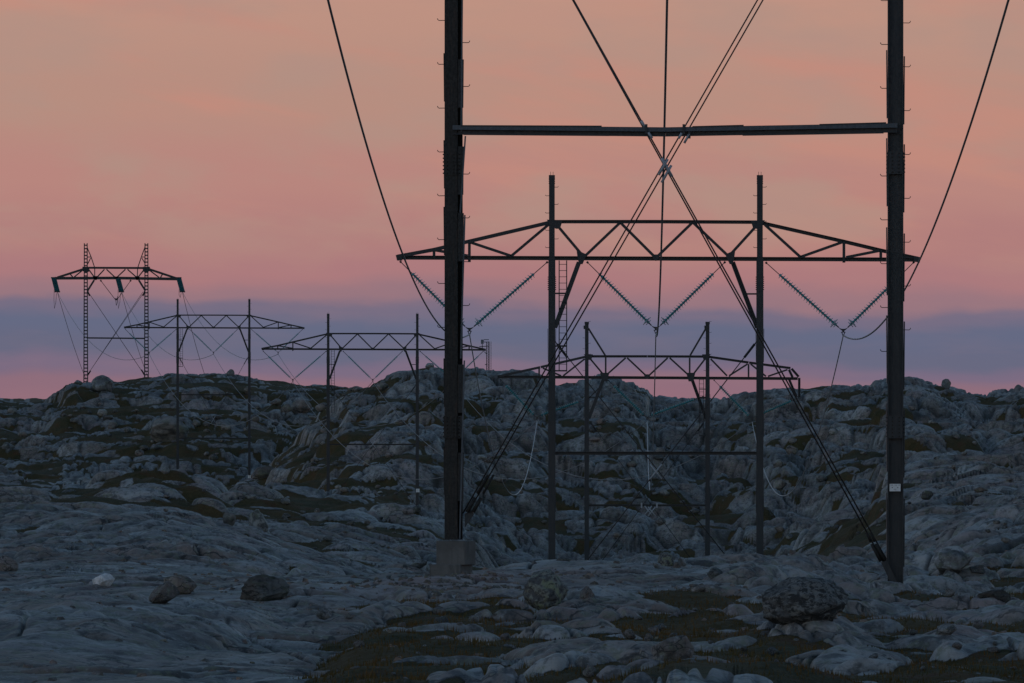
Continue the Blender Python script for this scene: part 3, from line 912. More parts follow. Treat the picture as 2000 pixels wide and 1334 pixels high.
def build_front_pylon():
    """the near pylon, its head above the frame"""
    Y = 259.0; s = Y / FPX
    X = (1320 - 1000) * s
    z0 = (667 - 1118) * s
    Z = lambda py: (667 - py) * s - z0
    XX = lambda px: (px - 1320) * s
    root = thing("portal_pylon", "huge foreground portal pylon whose two dark legs run out of the top of the frame", "pylon", (X, Y, z0), GROUP_P)
    xl, xr = XX(886), XX(1749)
    zc = 15.9 - z0; zt = zc + 164 * U
    # left leg: H column seen at an angle on its concrete block
    ll = leg_obj(root, xl, Z(1054), zt, .315, .31, 'H', math.radians(-24), STEEL_DARK, .03, .024)
    ll["label"] = "left leg, near black, on a concrete block"
    rl = leg_obj(root, xr, Z(1145), zt, .30, .36, 'H', math.radians(88), STEEL, .026, .03)
    rl["label"] = "right leg with a white sign"
    # step bolts
    lm, rm = step_mesh(-1, .165), step_mesh(1, .165)
    c24, s24 = math.cos(math.radians(24)), math.sin(math.radians(24))
    for k in range(-13, 9):
        py = 40 + k * 85.6
        if py < 700 and Z(py) < zt - .3:
            o = link("step_bolt", lm, ll, loc=(-.155, -.15, Z(py)), rot=(0, 0, math.radians(24)))
            o = link("step_bolt", rm, ll, loc=(.155, .15, Z(py + 43)), rot=(0, 0, math.radians(24)))
            if py + 0 < 700:
                link("step_bolt", lm, rl, loc=(-.12, .178, Z(py + 47)), rot=(0, 0, math.radians(-88)))
                link("step_bolt", rm, rl, loc=(-.12, -.178, Z(py + 5)), rot=(0, 0, math.radians(-88)))
    # splices with bolt rows (sub-parts)
    bbm = bmesh.new(); add_cyl(bbm, (0, 0, 0), (.042, 0, 0), .020, .014, n=8); bolt = mesh_from(bbm, "bolt", STEEL_DARK)
    fbm = bmesh.new(); add_cyl(fbm, (0, 0, 0), (0, -.024, 0), .018, n=6); fbolt = mesh_from(fbm, "bolt", STEEL_DARK)
    def splice(leg_x, py0, py1, rot, w, d, mat, front=True, off=.0):
        e = bpy.data.objects.new("splice_plate", None); COL.objects.link(e); e.parent = root
        h = (py1 - py0) * s
        e.location = (leg_x, 0, Z((py0 + py1) / 2)); e.rotation_euler = (0, 0, rot)
        bm = bmesh.new(); add_box(bm, (0, -d / 2 - .014, 0), w * .98, .022, h)
        add_box(bm, (-w / 2 - .012, 0, 0), .02, d * .96, h); add_box(bm, (w / 2 + .012, 0, 0), .02, d * .96, h)
        link("cover_plate", mesh_from(bm, "cover_plate", mat), e)
        n = 6
        for k in range(n):
            z = -h / 2 + h * (k + .5) / n
            link("bolt", bolt, e, loc=(w / 2 + .02, -d * .35, z)); link("bolt", bolt, e, loc=(-w / 2 - .02, -d * .35, z), rot=(0, 0, math.pi))
            for q in (-.25, .0, .25) if front else ():
                if abs(q) > .1: link("bolt", fbolt, e, loc=(q * w, -d / 2 - .024, z))
    splice(xl, 298, 342, math.radians(-24), .315, .31, STEEL_DARK)
    splice(xl, 812, 856, math.radians(-24), .315, .31, STEEL_DARK)
    splice(xr, 296, 340, 0, .31, .31, STEEL)
    splice(xr, 812, 856, 0, .31, .31, STEEL)
    # tapering cover strips that step the outline of the legs
    def strips(x, rot, pys, hw, d, mat, L):
        for py in pys:
            for e in (-1, 1):
                bm = bmesh.new()
                dz = (12 if e > 0 else 0) * s
                add_prism(bm, rect(.022, d), (e * (hw + .021), 0, 0), (e * (hw + .009), 0, -L), up=(0, 1, 0))
                link("cover_strip", mesh_from(bm, "cover_strip", mat), root, loc=(x, 0, Z(py) - dz), rot=(0, 0, rot))
    strips(xl, math.radians(-24), (104, 274, 404, 700, 872), .158, .29, STEEL_DARK, 1.1)
    strips(xr, 0, (98, 270, 444, 616, 788, 962), .180, .26, STEEL, 1.55)
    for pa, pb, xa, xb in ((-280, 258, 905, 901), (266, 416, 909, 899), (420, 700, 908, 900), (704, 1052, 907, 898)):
        bar(root, "lit_edge_strip", (XX(xa), -.19, Z(pa)), (XX(xb), -.19, Z(pb)), .036, .02, STEEL_SKYLIT)  # strip added to paint the sky-lit edge of the leg
    # tie beam: two channel lengths meeting with a slight sag
    zb = Z(256)
    pm = (XX(1300), Z(258))
    for a, b, nm in (((XX(884), Z(254)), pm, "left"), (pm, (XX(1752), Z(250)), "right")):
        bm = bmesh.new()
        A = Vector((a[0], -.20, a[1])); B = Vector((b[0], -.20, b[1])) - A
        add_prism(bm, chan(.12, .21, .02), (0, 0, 0), B, up=(0, 0, 1))
        link("tie_beam", mesh_from(bm, "tie_beam", STEEL), root, loc=A)
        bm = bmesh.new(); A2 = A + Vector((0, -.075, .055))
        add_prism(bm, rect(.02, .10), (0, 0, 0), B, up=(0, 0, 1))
        link("beam_flange", mesh_from(bm, "beam_flange", STEEL_SKYLIT), root, loc=A2)  # pale colour paints sky light on the beam's upper face
    for a, b in (((900, 246.2), (1175, 247.2)), ((1352, 248.2), (1452, 245.6)), ((1600, 244), (1730, 240.5)), ((905, 262.5), (1190, 264.6)), ((1450, 264), (1725, 259.5))):
        bar(root, "stiffener", (XX(a[0]), -.21, Z(a[1])), (XX(b[0]), -.21, Z(b[1])), .035, .16)
    for px_, py0, py1 in ((1262, 243, 262), (1335, 243, 262), (1268, 258, 271), (1346, 258, 271)):
        bar(root, "beam_clamp", (XX(px_), -.30, Z(py0)), (XX(px_), -.30, Z(py1)), .055, .05)
    # crossing brace rods, in pairs
    zt_b = lambda px, px0, py0, sl: Z(py0 + sl * (px - px0))
    sl = 1.80
    for y, o in ((-.13, -1.0), (.13, 1.0)):
        p0 = (xl + .12, Z(322 - sl * (1300 - 898))); p1 = (XX(1741 + o * 3.6), Z(1118 - o * 2))
        rod(root, p0, p1, .017, y)
    for y, o in ((-.10, -6.0), (.16, 5.5)):
        p0 = (xr - .12, Z(322 - 1.735 * (1738 - 1300))); 
        rod(root, (XX(1738 + o), Z(322 - 1.74 * (1738 - 1300))), (XX(909 + o * .8), Z(322 + 1.74 * (1300 - 909))), .016, y)
    def sleeve(px0, py0, px1, py1, r, y, mat, name="collar"):
        rod(root, (XX(px0), Z(py0)), (XX(px1), Z(py1)), r, y, name, mat)
    sleeve(1292, 309, 1312, 345, .036, -.18, GALV)
    sleeve(1304, 311, 1286, 342, .030, -.23, GALV); sleeve(1311, 323, 1292, 357, .030, -.21, GALV)
    sleeve(1252, 236, 1259, 248, .032, -.17, GALV); sleeve(1266, 259, 1273, 271, .034, -.3, GALV)
    sleeve(1331, 260, 1325, 271, .028, -.3, GALV); sleeve(1346, 262, 1336, 280, .028, -.3, GALV)
    # turnbuckles near the feet
    for o in (-6, 5.5):
        for a, b, r in ((40, 12, .045), (85, 48, .028)):
            sleeve(912 + a * .55 + o, 1012 - a * 1.0, 912 + b * .55 + o, 1012 - b * 1.0, r, -.2, STEEL_DARK, "turnbuckle")
    for o in (-4, 4):
        sleeve(1706 + o, 1062, 1724 + o, 1096, .042, -.2, STEEL_DARK, "turnbuckle"); sleeve(1695 + o, 1040, 1704 + o, 1058, .028, -.2, STEEL_DARK, "turnbuckle")
    plate(root, [(XX(1720), Z(1098)), (XX(1732), Z(1094)), (XX(1752), Z(1138)), (XX(1742), Z(1144))], -.22, .05)
    plate(root, [(XX(908), Z(1030)), (XX(908), Z(1003)), (XX(921), Z(996)), (XX(926), Z(1004))], -.1, .05)
    # concrete block under the left leg, in two lifts
    for px_, py0, py1, w, dd, rot in ((890.5, 1056, 1103, .72, .60, -24), (881, 1102, 1128, .76, .70, -24)):
        bm = bmesh.new(); h = (py1 - py0) * s
        add_prism(bm, rect(w, dd), (0, 0, 0), (0, 0, h), up=(0, 1, 0))
        bmesh.ops.bevel(bm, geom=bm.edges[:], offset=.012, segments=1, affect='EDGES')
        link("footing", mesh_from(bm, "footing", CONC), root, loc=(XX(px_), .02, Z(py1)), rot=(0, 0, math.radians(rot)))
    bm = bmesh.new(); add_prism(bm, rect(.95, .8), (0, 0, -.5), (0, 0, 0), up=(0, 1, 0))
    link("footing", mesh_from(bm, "footing", CONC), root, loc=(XX(1752), .1, Z(1146)), rot=(0, 0, .2))
    bm = bmesh.new(); add_box(bm, (0, 0, 0), .44, .42, .03)
    link("base_plate", mesh_from(bm, "base_plate", STEEL_DARK), root, loc=(XX(1750), 0, Z(1144)))
    # the sign
    w, h = 21.5 * s, 14.5 * s
    e = sign_on(root, XX(1747.5), -.24, Z(952), w, h); e["label"] = "white warning sign with rows of black marks"
    dot = bmesh.new(); add_cyl(dot, (0, 0, 0), (0, -.003, 0), .011, n=10); dm = mesh_from(dot, "bolt_head", BLACK)
    for q in (-1, 1): link("bolt_head", dm, e, loc=(q * .062, -.003, 0))
    mk = bmesh.new(); rnd = random.Random(4)
    for k in range(7):
        x = -.095 + k * .031; hh = .018 + .008 * rnd.random()
        if k in (2, 5): continue
        add_box(mk, (x, 0, .055), .006, .003, hh); add_box(mk, (x + .007, 0, .055 + hh * .3), .010, .003, .005); add_box(mk, (x + .006, 0, .055 - hh * .3), .008, .003, .005)
    for k in range(3):
        add_box(mk, (-.022 + k * .02, 0, -.052), .012, .003, .006); add_box(mk, (-.022 + k * .02, 0, -.036), .006, .003, .016)
    link("lettering", mesh_from(mk, "lettering", BLACK), e, loc=(0, -.004, 0))
    bar(root, "sign_bracket", (XX(1747.5), -.20, Z(946)), (XX(1747.5), -.20, Z(958)), .12, .07)
    truss(root, zc, 0, 0)
    return root

def build_angle_pylon():
    """third pylon, in the hollow: dropped bracket on its right arm, short braced peaks"""
    Y = 941.0; s = Y / FPX
    X = (1264 - 1000) * s
    xl, xr = (1146 - 1264) * s, (1382 - 1264) * s
    z0 = min(ground_z(X + xl, Y), ground_z(X + xr, Y)) - .4
    root = thing("portal_pylon", "portal pylon in the hollow with braced peaks and a bent bracket on one arm end", "pylon", (X, Y, z0), GROUP_P)
    P = lambda px, py: ((px - 1264) * s, (667 - py) * s - z0)
    for px_ in (1146, 1382):
        x = (px_ - 1264) * s
        lg = leg_obj(root, x, -.4, P(0, 738)[1], .36, .32, 'H', 0)
        hi = bmesh.new(); add_prism(hi, hsec(.30, .28, .02, .02), (0, 0, 0), (0, 0, P(0, 632)[1] - P(0, 737.9)[1]), up=(0, 1, 0))
        u = link("upper_leg", mesh_from(hi, "upper_leg", STEEL), root, loc=(x, 0, P(0, 737.9)[1]))
        steps(u, -.15, .15, -.1, .4, 4.1, .2, .9, .17)
        cap = bmesh.new(); add_box(cap, (0, 0, 0), .36, .36, .22); add_box(cap, (-.2, 0, -.35), .12, .2, .3)
        link("leg_cap", mesh_from(cap, "leg_cap", STEEL), root, loc=(x, 0, P(0, 631)[1]))
        zz = P(0, 770)[1]
        while zz > 2:
            cs = bmesh.new()
            for e in (-1, 1): add_prism(cs, rect(.02, .25), (e * .215, 0, 0), (e * .195, 0, -1.9), up=(0, 1, 0))
            link("cover_strip", mesh_from(cs, "cover_strip", STEEL), root, loc=(x, 0, zz)); zz -= 3.8
    B = lambda n, a, b, w=.2, sec='chan': bar(root, n, P(*a), P(*b), w, w, sec=sec)
    for a, b in ((972, 1055), (1055.5, 1146), (1146, 1263.7), (1264.3, 1382), (1382.5, 1480), (1480.5, 1558)):
        B("bottom_chord", (a, 736 + (a - 972) * .006), (b, 736 + (b - 972) * .006), .24)
    for a, b in (((1150, 696), (1264, 696)), ((1264.5, 696), (1379, 696.5)), ((1143, 697), (1056, 717)), ((1055, 717.3), (974, 735)),
                 ((1385, 697), (1462, 708)), ((1463, 708.2), (1544, 719))):
        B("top_chord", a, b, .20)
    for a, b in (((1546, 720), (1560, 736)), ((1561, 738), (1561, 776)), ((1541, 722), (1548, 737)), ((1540, 738), (1556, 776))):
        B("end_bracket", a, b, .20)
    for a, b in (((1053, 719), (1053, 734)), ((1060, 719), (1096, 734)), ((1100, 734), (1142, 701)), ((1153, 701), (1178, 731)), ((1186, 731), (1222, 699)),
                 ((1225, 699), (1261, 733)), ((1268, 733), (1304, 699)), ((1308, 699), (1343, 731)), ((1354, 731), (1377, 701)),
                 ((1388, 701), (1420, 734)), ((1424, 734), (1460, 711)), ((1462, 711), (1462, 736)), ((1466, 711), (1496, 735)), ((1500, 735), (1538, 722)),
                 ((1183, 698), (1183, 730)), ((1347, 699), (1347, 730))):
        B("web_brace", a, b, .14, 'box')
    B("peak_brace", (1149, 641), (1182, 694), .15, 'box'); B("peak_brace", (1379, 641), (1348, 694), .15, 'box')
    for pl in ([(1140, 692), (1158, 692), (1155, 703), (1149, 703)], [(1388, 692), (1371, 692), (1374, 703), (1380, 703)],
               [(1172, 728), (1190, 728), (1186, 745), (1176, 745)], [(1340, 728), (1358, 728), (1354, 745), (1345, 745)], [(1257, 731), (1271, 731), (1267, 740), (1261, 740)]):
        plate(root, [P(*p) for p in pl], -.16, .03)
    B("knee_brace", (1178, 742), (1150, 818), .26, 'chan'); B("knee_brace", (1352, 742), (1379, 818), .26, 'chan')
    B("tie", (1149, 776), (1162, 776), .10, 'box'); B("tie", (1366, 776), (1379, 776), .10, 'box')
    B("tie", (1150, 778), (1172, 756), .10, 'box')
    ladder(root, P(1370, 0)[0], P(0, 740)[1], P(0, 852)[1], .36, .33)
    for py in (760, 778, 806, 850): bar(root, "ladder_bracket", P(1366, py), P(1380, py), .07, .2)
    bar(root, "tie_beam", P(1149, 987), P(1379, 987), .17, .2, sec='chan')
    # rods
    for y in (-.1, .1):
        rod(root, P(1152, 822), P(1376, 1128), .026, y); rod(root, P(1376, 822), P(1152, 1128), .026, y + .03)
    for d in (-1, 1):
        rod(root, P(1264 + d * 110, 826), P(1264 + d * 99, 842), .07, 0, "turnbuckle", STEEL)
    for e in (-1, 1):
        rod(root, P(1266 - 7, 997 - e * 9), P(1266 + 7, 997 + e * 9), .05, -.2, "collar", GALV)
        rod(root, P(1273 - 7, 999 - e * 9), P(1273 + 7, 999 + e * 9), .05, -.2, "collar", GALV)
    for px_ in (1253, 1283): bar(root, "beam_clamp", P(px_, 982), P(px_, 992), .12, .3, mat=GALV)
    return root

def build_lattice_pylon():
    Y = 1867.0; s = Y / FPX
    X = (226.5 - 1000) * s
    zf = [(667 - 742) * s, (667 - 735) * s]; z0 = zf[0]
    root = thing("lattice_pylon", "lattice legged portal pylon on top of the left hill", "pylon", (X, Y, z0), GROUP_P)
    P = lambda px, py: ((px - 226.5) * s, (667 - py) * s - z0)
    bmr = {}
    for px_, zfoot in ((167.5, zf[0]), (286, zf[1])):
        e = bpy.data.objects.new("lattice_leg", None); COL.objects.link(e); e.parent = root
        x = (px_ - 226.5) * s; zb = zfoot - z0 - .8; zt = P(0, 475)[1]
        e.location = (x, 0, zb)
        H = zt - zb
        w0, w1 = .62, .46
        for sx in (-1, 1):
            for sy in (-1, 1):
                bm = bmesh.new(); add_prism(bm, rect(.15, .15), (sx * w0 / 2, sy * w0 / 2, 0), (sx * w1 / 2, sy * w1 / 2, H), up=(0, 1, 0))
                link("corner_post", mesh_from(bm, "corner_post", STEEL), e)
        bm = bmesh.new(); k = 0; z = .5
        while z < H:
            w = w0 + (w1 - w0) * z / H
            for sy in (-1, 1): add_box(bm, (0, sy * w / 2, z), w, .06, .20)
            for sx in (-1, 1): add_box(bm, (sx * w / 2, 0, z), .06, w, .20)
            z += .56
        lat = link("batten", mesh_from(bm, "batten", STEEL), e)
        lat["kind"] = "stuff"
    B = lambda n, a, b, w=.30, sec='box': bar(root, n, P(*a), P(*b), w, w, sec=sec)
    B("bottom_chord", (107, 543.5), (226, 543), .46); B("bottom_chord", (226.5, 543), (348, 545), .46)
    B("top_chord", (170, 523), (284, 523.5), .34)
    B("top_chord", (165, 525), (112, 542), .36); B("top_chord", (289, 525), (346, 544), .36)
    for a, b in (((173, 526), (184, 541)), ((190, 541), (204, 526)), ((208, 526), (224, 541)), ((229, 541), (245, 526)), ((249, 526), (266, 541)), ((270, 541), (282, 526)),
                 ((161, 528), (145, 541)), ((137, 535), (142, 541)), ((292, 528), (311, 542)), ((317, 536), (313, 543))):
        B("web_brace", a, b, .20)
    for pl in ([(161, 521), (174, 521), (175, 530), (168, 533), (161, 529)], [(279, 521), (293, 521), (293, 529), (286, 533), (279, 530)], [(181, 539), (191, 539), (189, 547), (184, 547)], [(263, 539), (273, 539), (271, 547), (266, 547)], [(222, 540), (232, 540), (227, 546)]):
        plate(root, [P(*p) for p in pl], -.2, .06)
    for a, b in (((170, 483), (178, 502)), ((178, 502), (185, 523)), ((185, 523), (185, 541)), ((171, 502), (177, 502)), ((177, 504), (171, 516)),
                 ((283, 483), (276, 502)), ((276, 502), (269, 523)), ((269, 523), (268, 541)), ((282, 502), (277, 502)), ((277, 504), (283, 514))):
        B("peak_brace", a, b, .15)
    B("knee_brace", (184, 547), (171, 568), .30); B("knee_brace", (271, 547), (284, 568), .30)
    B("tie_beam", (170, 660), (283, 661), .24)
    for y in (-.2, .3):
        o = 3 * (y > 0)
        rod(root, P(172, 570), P(284, 735), .035, y); rod(root, P(282 - o, 570), P(170, 733), .035, y)
    for a, b in (((171, 568), (175, 578)), ((283, 568), (279, 578)), ((276, 722), (282, 732)), ((177, 724), (171, 733))):
        rod(root, P(*a), P(*b), .12, 0, "turnbuckle", STEEL)
    return root

# ------------------------------------------------------------------ insulators
_disc = None
def disc_mesh():
    global _disc
    if _disc is None:
        bm = bmesh.new()
        add_lathe(bm, [(0, .035), (.004, .052), (.055, .050), (.062, .075), (.078, .132), (.086, .138), (.094, .130), (.090, .040), (.15, .026)], (0, 0, 0), (0, 0, 1), 14)
        _disc = mesh_from(bm, "insulator_disc", GLASS, True)
    return _disc

def rot_to(d):
    return Vector((0, 0, 1)).rotation_difference(Vector(d).normalized())

def string_of_discs(parent, a, d, n, pitch, single, scale=1.0, mat=None):
    """n discs from a along d; one object each, or one joined string when far off"""
    d = Vector(d).normalized(); a = Vector(a)
    if single:
        q = rot_to(d)
        for k in range(n):
            o = link("insulator_disc", disc_mesh(), parent, loc=a + d * pitch * k)
            o.rotation_mode = 'QUATERNION'; o.rotation_quaternion = q; o.scale = (1.22 * scale, 1.22 * scale, pitch / .15)
    else:
        bm = bmesh.new(); prof = []
        for k in range(n):
            h = pitch * k
            prof += [(h, .05 * scale), (h + pitch * .35, .05 * scale), (h + pitch * .5, .14 * scale), (h + pitch * .62, .14 * scale), (h + pitch * .66, .045 * scale)]
        add_lathe(bm, prof, (0, 0, 0), d, 8)
        o = link("insulator_discs", mesh_from(bm, "insulator_discs", mat or GLASS), parent, loc=a); o["kind"] = "stuff"

def v_string(label, Y, pl, pr, pc, single, n=23, link_f=.19, scale=1.0, group=None):
    """V of two insulator strings from pl and pr (picture points on the arm) to the clamp at pc"""
    s = Y / FPX
    C_ = at(pc[0], pc[1], Y)
    root = thing("insulator_string", label, "insulator", C_, group)
    for p, sd in ((pl, -1), (pr, 1)):
        top = at(p[0], p[1], Y) - C_
        bot = Vector((sd * .22, 0, .26))
        d = (bot - top); Ltot = d.length; dn = d.normalized()
        bm = bmesh.new(); add_cyl(bm, (0, 0, 0), dn * Ltot * link_f, .02 if single else .03, n=6); add_cyl(bm, (0, 0, 0), dn * .10, .05, n=6)
        link("link_rod", mesh_from(bm, "link_rod", STEEL), root, loc=top)
        Ld = Ltot * (1 - link_f) - .12
        string_of_discs(root, top + dn * Ltot * link_f, dn, n, Ld / n, single, scale)
        bm = bmesh.new(); add_cyl(bm, top + dn * (Ltot - .14), bot, .03, n=6)
        link("end_fitting", mesh_from(bm, "end_fitting", STEEL), root)
        if single:
            bm = bmesh.new(); add_ring(bm, (0, 0, 0), dn, .24, .022); add_ring(bm, dn * .10 , dn, .15, .012)
            for q in range(3):
                s_, t_ = frame(dn); a = q * 2.1
                add_cyl(bm, dn * .05, s_ * .23 * math.cos(a) + t_ * .23 * math.sin(a), .01, n=5)
            link("corona_ring", mesh_from(bm, "corona_ring", GALV, True), root, loc=bot - dn * .30)
    bm = bmesh.new()
    top = [(-.25, .30), (-.16, .22), (-.06, .19), (.06, .19), (.16, .22), (.25, .30)]
    low = [(-.22, .24), (-.14, .16), (-.06, .10), (.06, .10), (.14, .16), (.22, .24)]
    V = [[[bm.verts.new((x, yy, z)) for x, z in ln] for ln in (top, low)] for yy in (-.03, .03)]
    for i in range(5):
        bm.faces.new((V[0][0][i], V[0][0][i + 1], V[0][1][i + 1], V[0][1][i])); bm.faces.new((V[1][0][i], V[1][1][i], V[1][1][i + 1], V[1][0][i + 1]))
        bm.faces.new((V[0][0][i], V[1][0][i], V[1][0][i + 1], V[0][0][i + 1])); bm.faces.new((V[0][1][i], V[0][1][i + 1], V[1][1][i + 1], V[1][1][i]))
    for i in (0, 5): bm.faces.new((V[0][0][i], V[0][1][i], V[1][1][i], V[1][0][i]))
    link("yoke_plate", mesh_from(bm, "yoke_plate", STEEL), root)
    bm = bmesh.new(); add_box(bm, (0, 0, .10), .10, .08, .12); add_box(bm, (0, 0, .03), .22, .10, .035)
    add_cyl(bm, (-.07, 0, .02), (-.02, 0, -.12), .022, n=6); add_cyl(bm, (.07, 0, .02), (.02, 0, -.12), .022, n=6)
    add_cyl(bm, (0, -.22, -.12), (0, .22, -.12), .04, n=8)
    link("clamp", mesh_from(bm, "clamp", STEEL), root)
    return root

CLAMP = {}
def build_insulators():
    GB = "insulators of the second pylon"
    for nm, lab, pl, pr, pc in (("l", "V of green glass insulator discs partly hidden behind the tall dark left leg", (781, 510), (1070, 511), (917, 648)),
                                ("m", "V of green glass insulator discs under the middle of the second pylon's crossarm", (1146, 511), (1417, 511), (1281, 646)),
                                ("r", "V of green glass insulator discs partly hidden behind the tall right leg", (1495, 512), (1786, 511), (1647, 650))):
        v_string(lab, 547.0, pl, pr, pc, True, group=GB); CLAMP["B" + nm] = at(pc[0], pc[1] + 5, 547.0)
    for nm, lab, pl, pr, pc in (("l", "uneven green insulator V left of the hollow pylon's left leg", (977, 741), (1145, 780), (1049, 818)),
                                ("m", "uneven green insulator V between the legs of the hollow pylon", (1187, 742), (1374, 774), (1264, 818)),
                                ("r", "uneven green insulator V under the bent bracket of the hollow pylon", (1394, 742), (1560, 777), (1469, 820))):
        v_string(lab, 941.0, pl, pr, pc, True, n=20, link_f=.17, scale=1.25, group="insulators of the hollow pylon"); CLAMP["C" + nm] = at(pc[0], pc[1] + 4, 941.0)
    k = .4286
    for key, Y, c, bc, lab in (("D", 1277.0, 728, 683, "before the middle hill"), ("E", 1587.0, 417, 641, "before the left hill")):
        k = FPX * U / Y
        for nm, pos, a, b, m in (("l", "left arm", -500, -211, -364), ("m", "middle", -136, 136, 0), ("r", "right arm", 214, 505, 366)):
            pc = (c + m * k, bc + 141 * k)
            v_string("small insulator V under the %s of the pylon %s" % (pos, lab), Y, (c + a * k, bc + 6 * k), (c + b * k, bc + 6 * k), pc, False, group="insulators of the pylon " + lab)
            CLAMP[key + nm] = at(pc[0], pc[1] + 2, Y)
    # strain strings on the hilltop pylon
    Y = 1867.0; s = Y / FPX
    for nm, px_, lab in (("l", 105, "left arm end"), ("m", 230, "middle"), ("r", 349, "right arm end")):
        top = at(px_, 543, Y)
        root = thing("strain_insulator", "teal block of strain insulators hanging from the %s of the hilltop lattice pylon" % lab, "insulator", top, "strain insulators of the hilltop pylon")
        end = Vector((8 * s, -2.2, -27 * s))
        for q in (-.26, .02, .28):
            string_of_discs(root, (q, 0, 0), end, 18, end.length / 19, False, 1.15, GLASS_DARK)
        for q in (end, Vector((0, 0, .05))):
            bm = bmesh.new(); add_box(bm, (0, 0, 0), .92, .25, .2)
            link("yoke_plate", mesh_from(bm, "yoke_plate", STEEL), root, loc=q)
        # jumper loop
        bm = bmesh.new()
        if nm != "r":
            add_tube(bm, [(.05, .3, -1.9), (.02, .4, -3.6), (.1, .2, -5.0), (.35, 0, -3.9), (.5, -1.6, -2.5)], .035, 5)
        else:
            add_tube(bm, [(.05, .3, -1.9), (.05, .4, -2.8), (.25, 0, -3.2), (.45, -1.6, -2.5)], .035, 5)
        link("jumper_wire", mesh_from(bm, "jumper_wire", CABLE_DARK), root)
        CLAMP["F" + nm] = top + end
    top = at(227, 586, Y)
    root = thing("jumper_holder", "thin rods in a V holding the jumper wire under the hilltop lattice pylon", "insulator", top)
    for px_ in (196, 256):
        bm = bmesh.new(); a = at(px_, 547, Y) - top; d = Vector(((px_ - 227) * .0, 0, 0))
        add_cyl(bm, a, (0.1 * (1 if px_ > 227 else -1), 0, 0), .05, n=6); add_cyl(bm, a, a * .93, .13, n=6); add_cyl(bm, a * .08, (0, 0, 0), .13, n=6)
        link("holder_rod", mesh_from(bm, "holder_rod", STEEL), root)
    bm = bmesh.new(); add_tube(bm, [(-.1, .2, .1), (.0, 0, -.9), (.15, 0, -.5), (.2, -.3, .6)], .045, 5)
    link("jumper_wire", mesh_from(bm, "jumper_wire", CABLE_DARK), root)

# ------------------------------------------------------------------ conductors
def wire(label, a, b, sag, r=.024, mat=None, n=48, group=None):
    bm = bmesh.new(); a = Vector(a); b = Vector(b)
    pts = []
    for i in range(n + 1):
        t = i / n
        p = a.lerp(b, t) - Vector((0, 0, 4 * sag * t * (1 - t)))
        pts.append(p - a)
    add_tube(bm, pts, r, 6)
    o = link("overhead_wire", mesh_from(bm, "overhead_wire", mat or CABLE, True), loc=a)
    return tag(o, label, "power cable", group)

def build_wires():
    g1 = "conductors from the front pylon to the second"
    wire("dark cable sweeping down from the top edge left of the tall dark left leg", (-5.27, 259, 12.43), CLAMP["Bl"], 3.83, .033, group=g1)
    wire("dark cable dropping near vertically between the foreground legs to the middle insulator", (3.62, 259, 12.6), CLAMP["Bm"], 3.83, .033, group=g1)
    wire("dark cable sweeping down from the top right corner past the tall right leg", (12.55, 259, 12.43), CLAMP["Br"], 3.9, .033, group=g1)
    g2 = "conductors from the second pylon into the hollow"
    for nm, lab, sag in (("l", "left", 6.9), ("m", "middle", 6.6), ("r", "right", 6.9)):
        wire("cable looping from the second pylon's %s insulator down and up to the hollow pylon" % lab, CLAMP["B" + nm], CLAMP["C" + nm], sag, .027, CABLE_LIT, group=g2)
    for nm, lab, s1, s2, s3 in (("l", "left", 7.6, 7.3, 4.5), ("m", "middle", 7.6, 7.3, 4.5), ("r", "right", 7.6, 7.3, 4.5)):
        wire("pale cable slung between the hollow pylon and the middle hill pylon, %s wire" % lab, CLAMP["C" + nm], CLAMP["D" + nm], s1, .027, group="conductors from the hollow to the middle hill pylon")
        wire("pale cable slung between the middle hill pylon and the left hill pylon, %s wire" % lab, CLAMP["D" + nm], CLAMP["E" + nm], s2, .030, group="conductors before the left hill")
        wire("thin cable falling from the hilltop pylon to the left hill pylon, %s wire" % lab, CLAMP["F" + nm], CLAMP["E" + nm], s3, .034, group="conductors of the hilltop pylon")
    Y = 1867.0
    for nm, lab, p in (("l", "left", (183, 775)), ("m", "middle", (303, 770)), ("r", "right", (412, 765))):
        a = CLAMP["F" + nm]; b = at(p[0], p[1], 2080.0)
        wire("thin dark cable running from the hilltop pylon over the crest, %s wire" % lab, a, b, 1.2, .040, CABLE_DARK, group="conductors running over the crest")

def build_mast():
    Y = 1575.0; s = Y / FPX
    b = at(954, 727, Y); b.z = ground_z(b.x, b.y) - .2
    root = thing("antenna_mast", "slim lattice antenna mast with a box on a bracket standing on the middle hill", "antenna mast", b)
    P = lambda px, py: Vector(((px - 1000) * s - b.x, 0, (667 - py) * s - b.z))
    for px_, top, w in ((950.5, 668, .055), (955, 667, .075), (959, 667, .03)):
        bm = bmesh.new(); p1 = P(px_, top); add_cyl(bm, (p1.x, 0, 0), p1, w, n=6)
        link("mast_pole", mesh_from(bm, "mast_pole", STEEL), root)
    bm = bmesh.new()
    for py in range(670, 724, 5):
        add_cyl(bm, P(950.5, py), P(955, py + 2.5), .02, n=5); add_cyl(bm, P(955, py + 2.5), P(950.5, py + 5), .02, n=5); add_box(bm, P(959, py), .10, .1, .06)
    o = link("lattice_bracing", mesh_from(bm, "lattice_bracing", STEEL), root); o["kind"] = "stuff"
    for a, c in (((945, 663.5), (955, 663.5)), ((945, 668), (955, 668)), ((936, 677), (955, 676)), ((942, 672), (942, 681)), ((946, 687), (951, 692)), ((947, 712), (952, 712))):
        bm = bmesh.new(); add_cyl(bm, P(*a), P(*c), .05, n=6); link("bracket", mesh_from(bm, "bracket", STEEL), root)
    bm = bmesh.new(); q = P(942, 667.5); add_box(bm, q, 5.6 * s, .35, 8.4 * s)
    bmesh.ops.bevel(bm, geom=bm.edges[:], offset=.04, segments=1, affect='EDGES')
    link("antenna_box", mesh_from(bm, "antenna_box", make_metal("grey_box", (.16, .17, .19, 1), .6)), root)
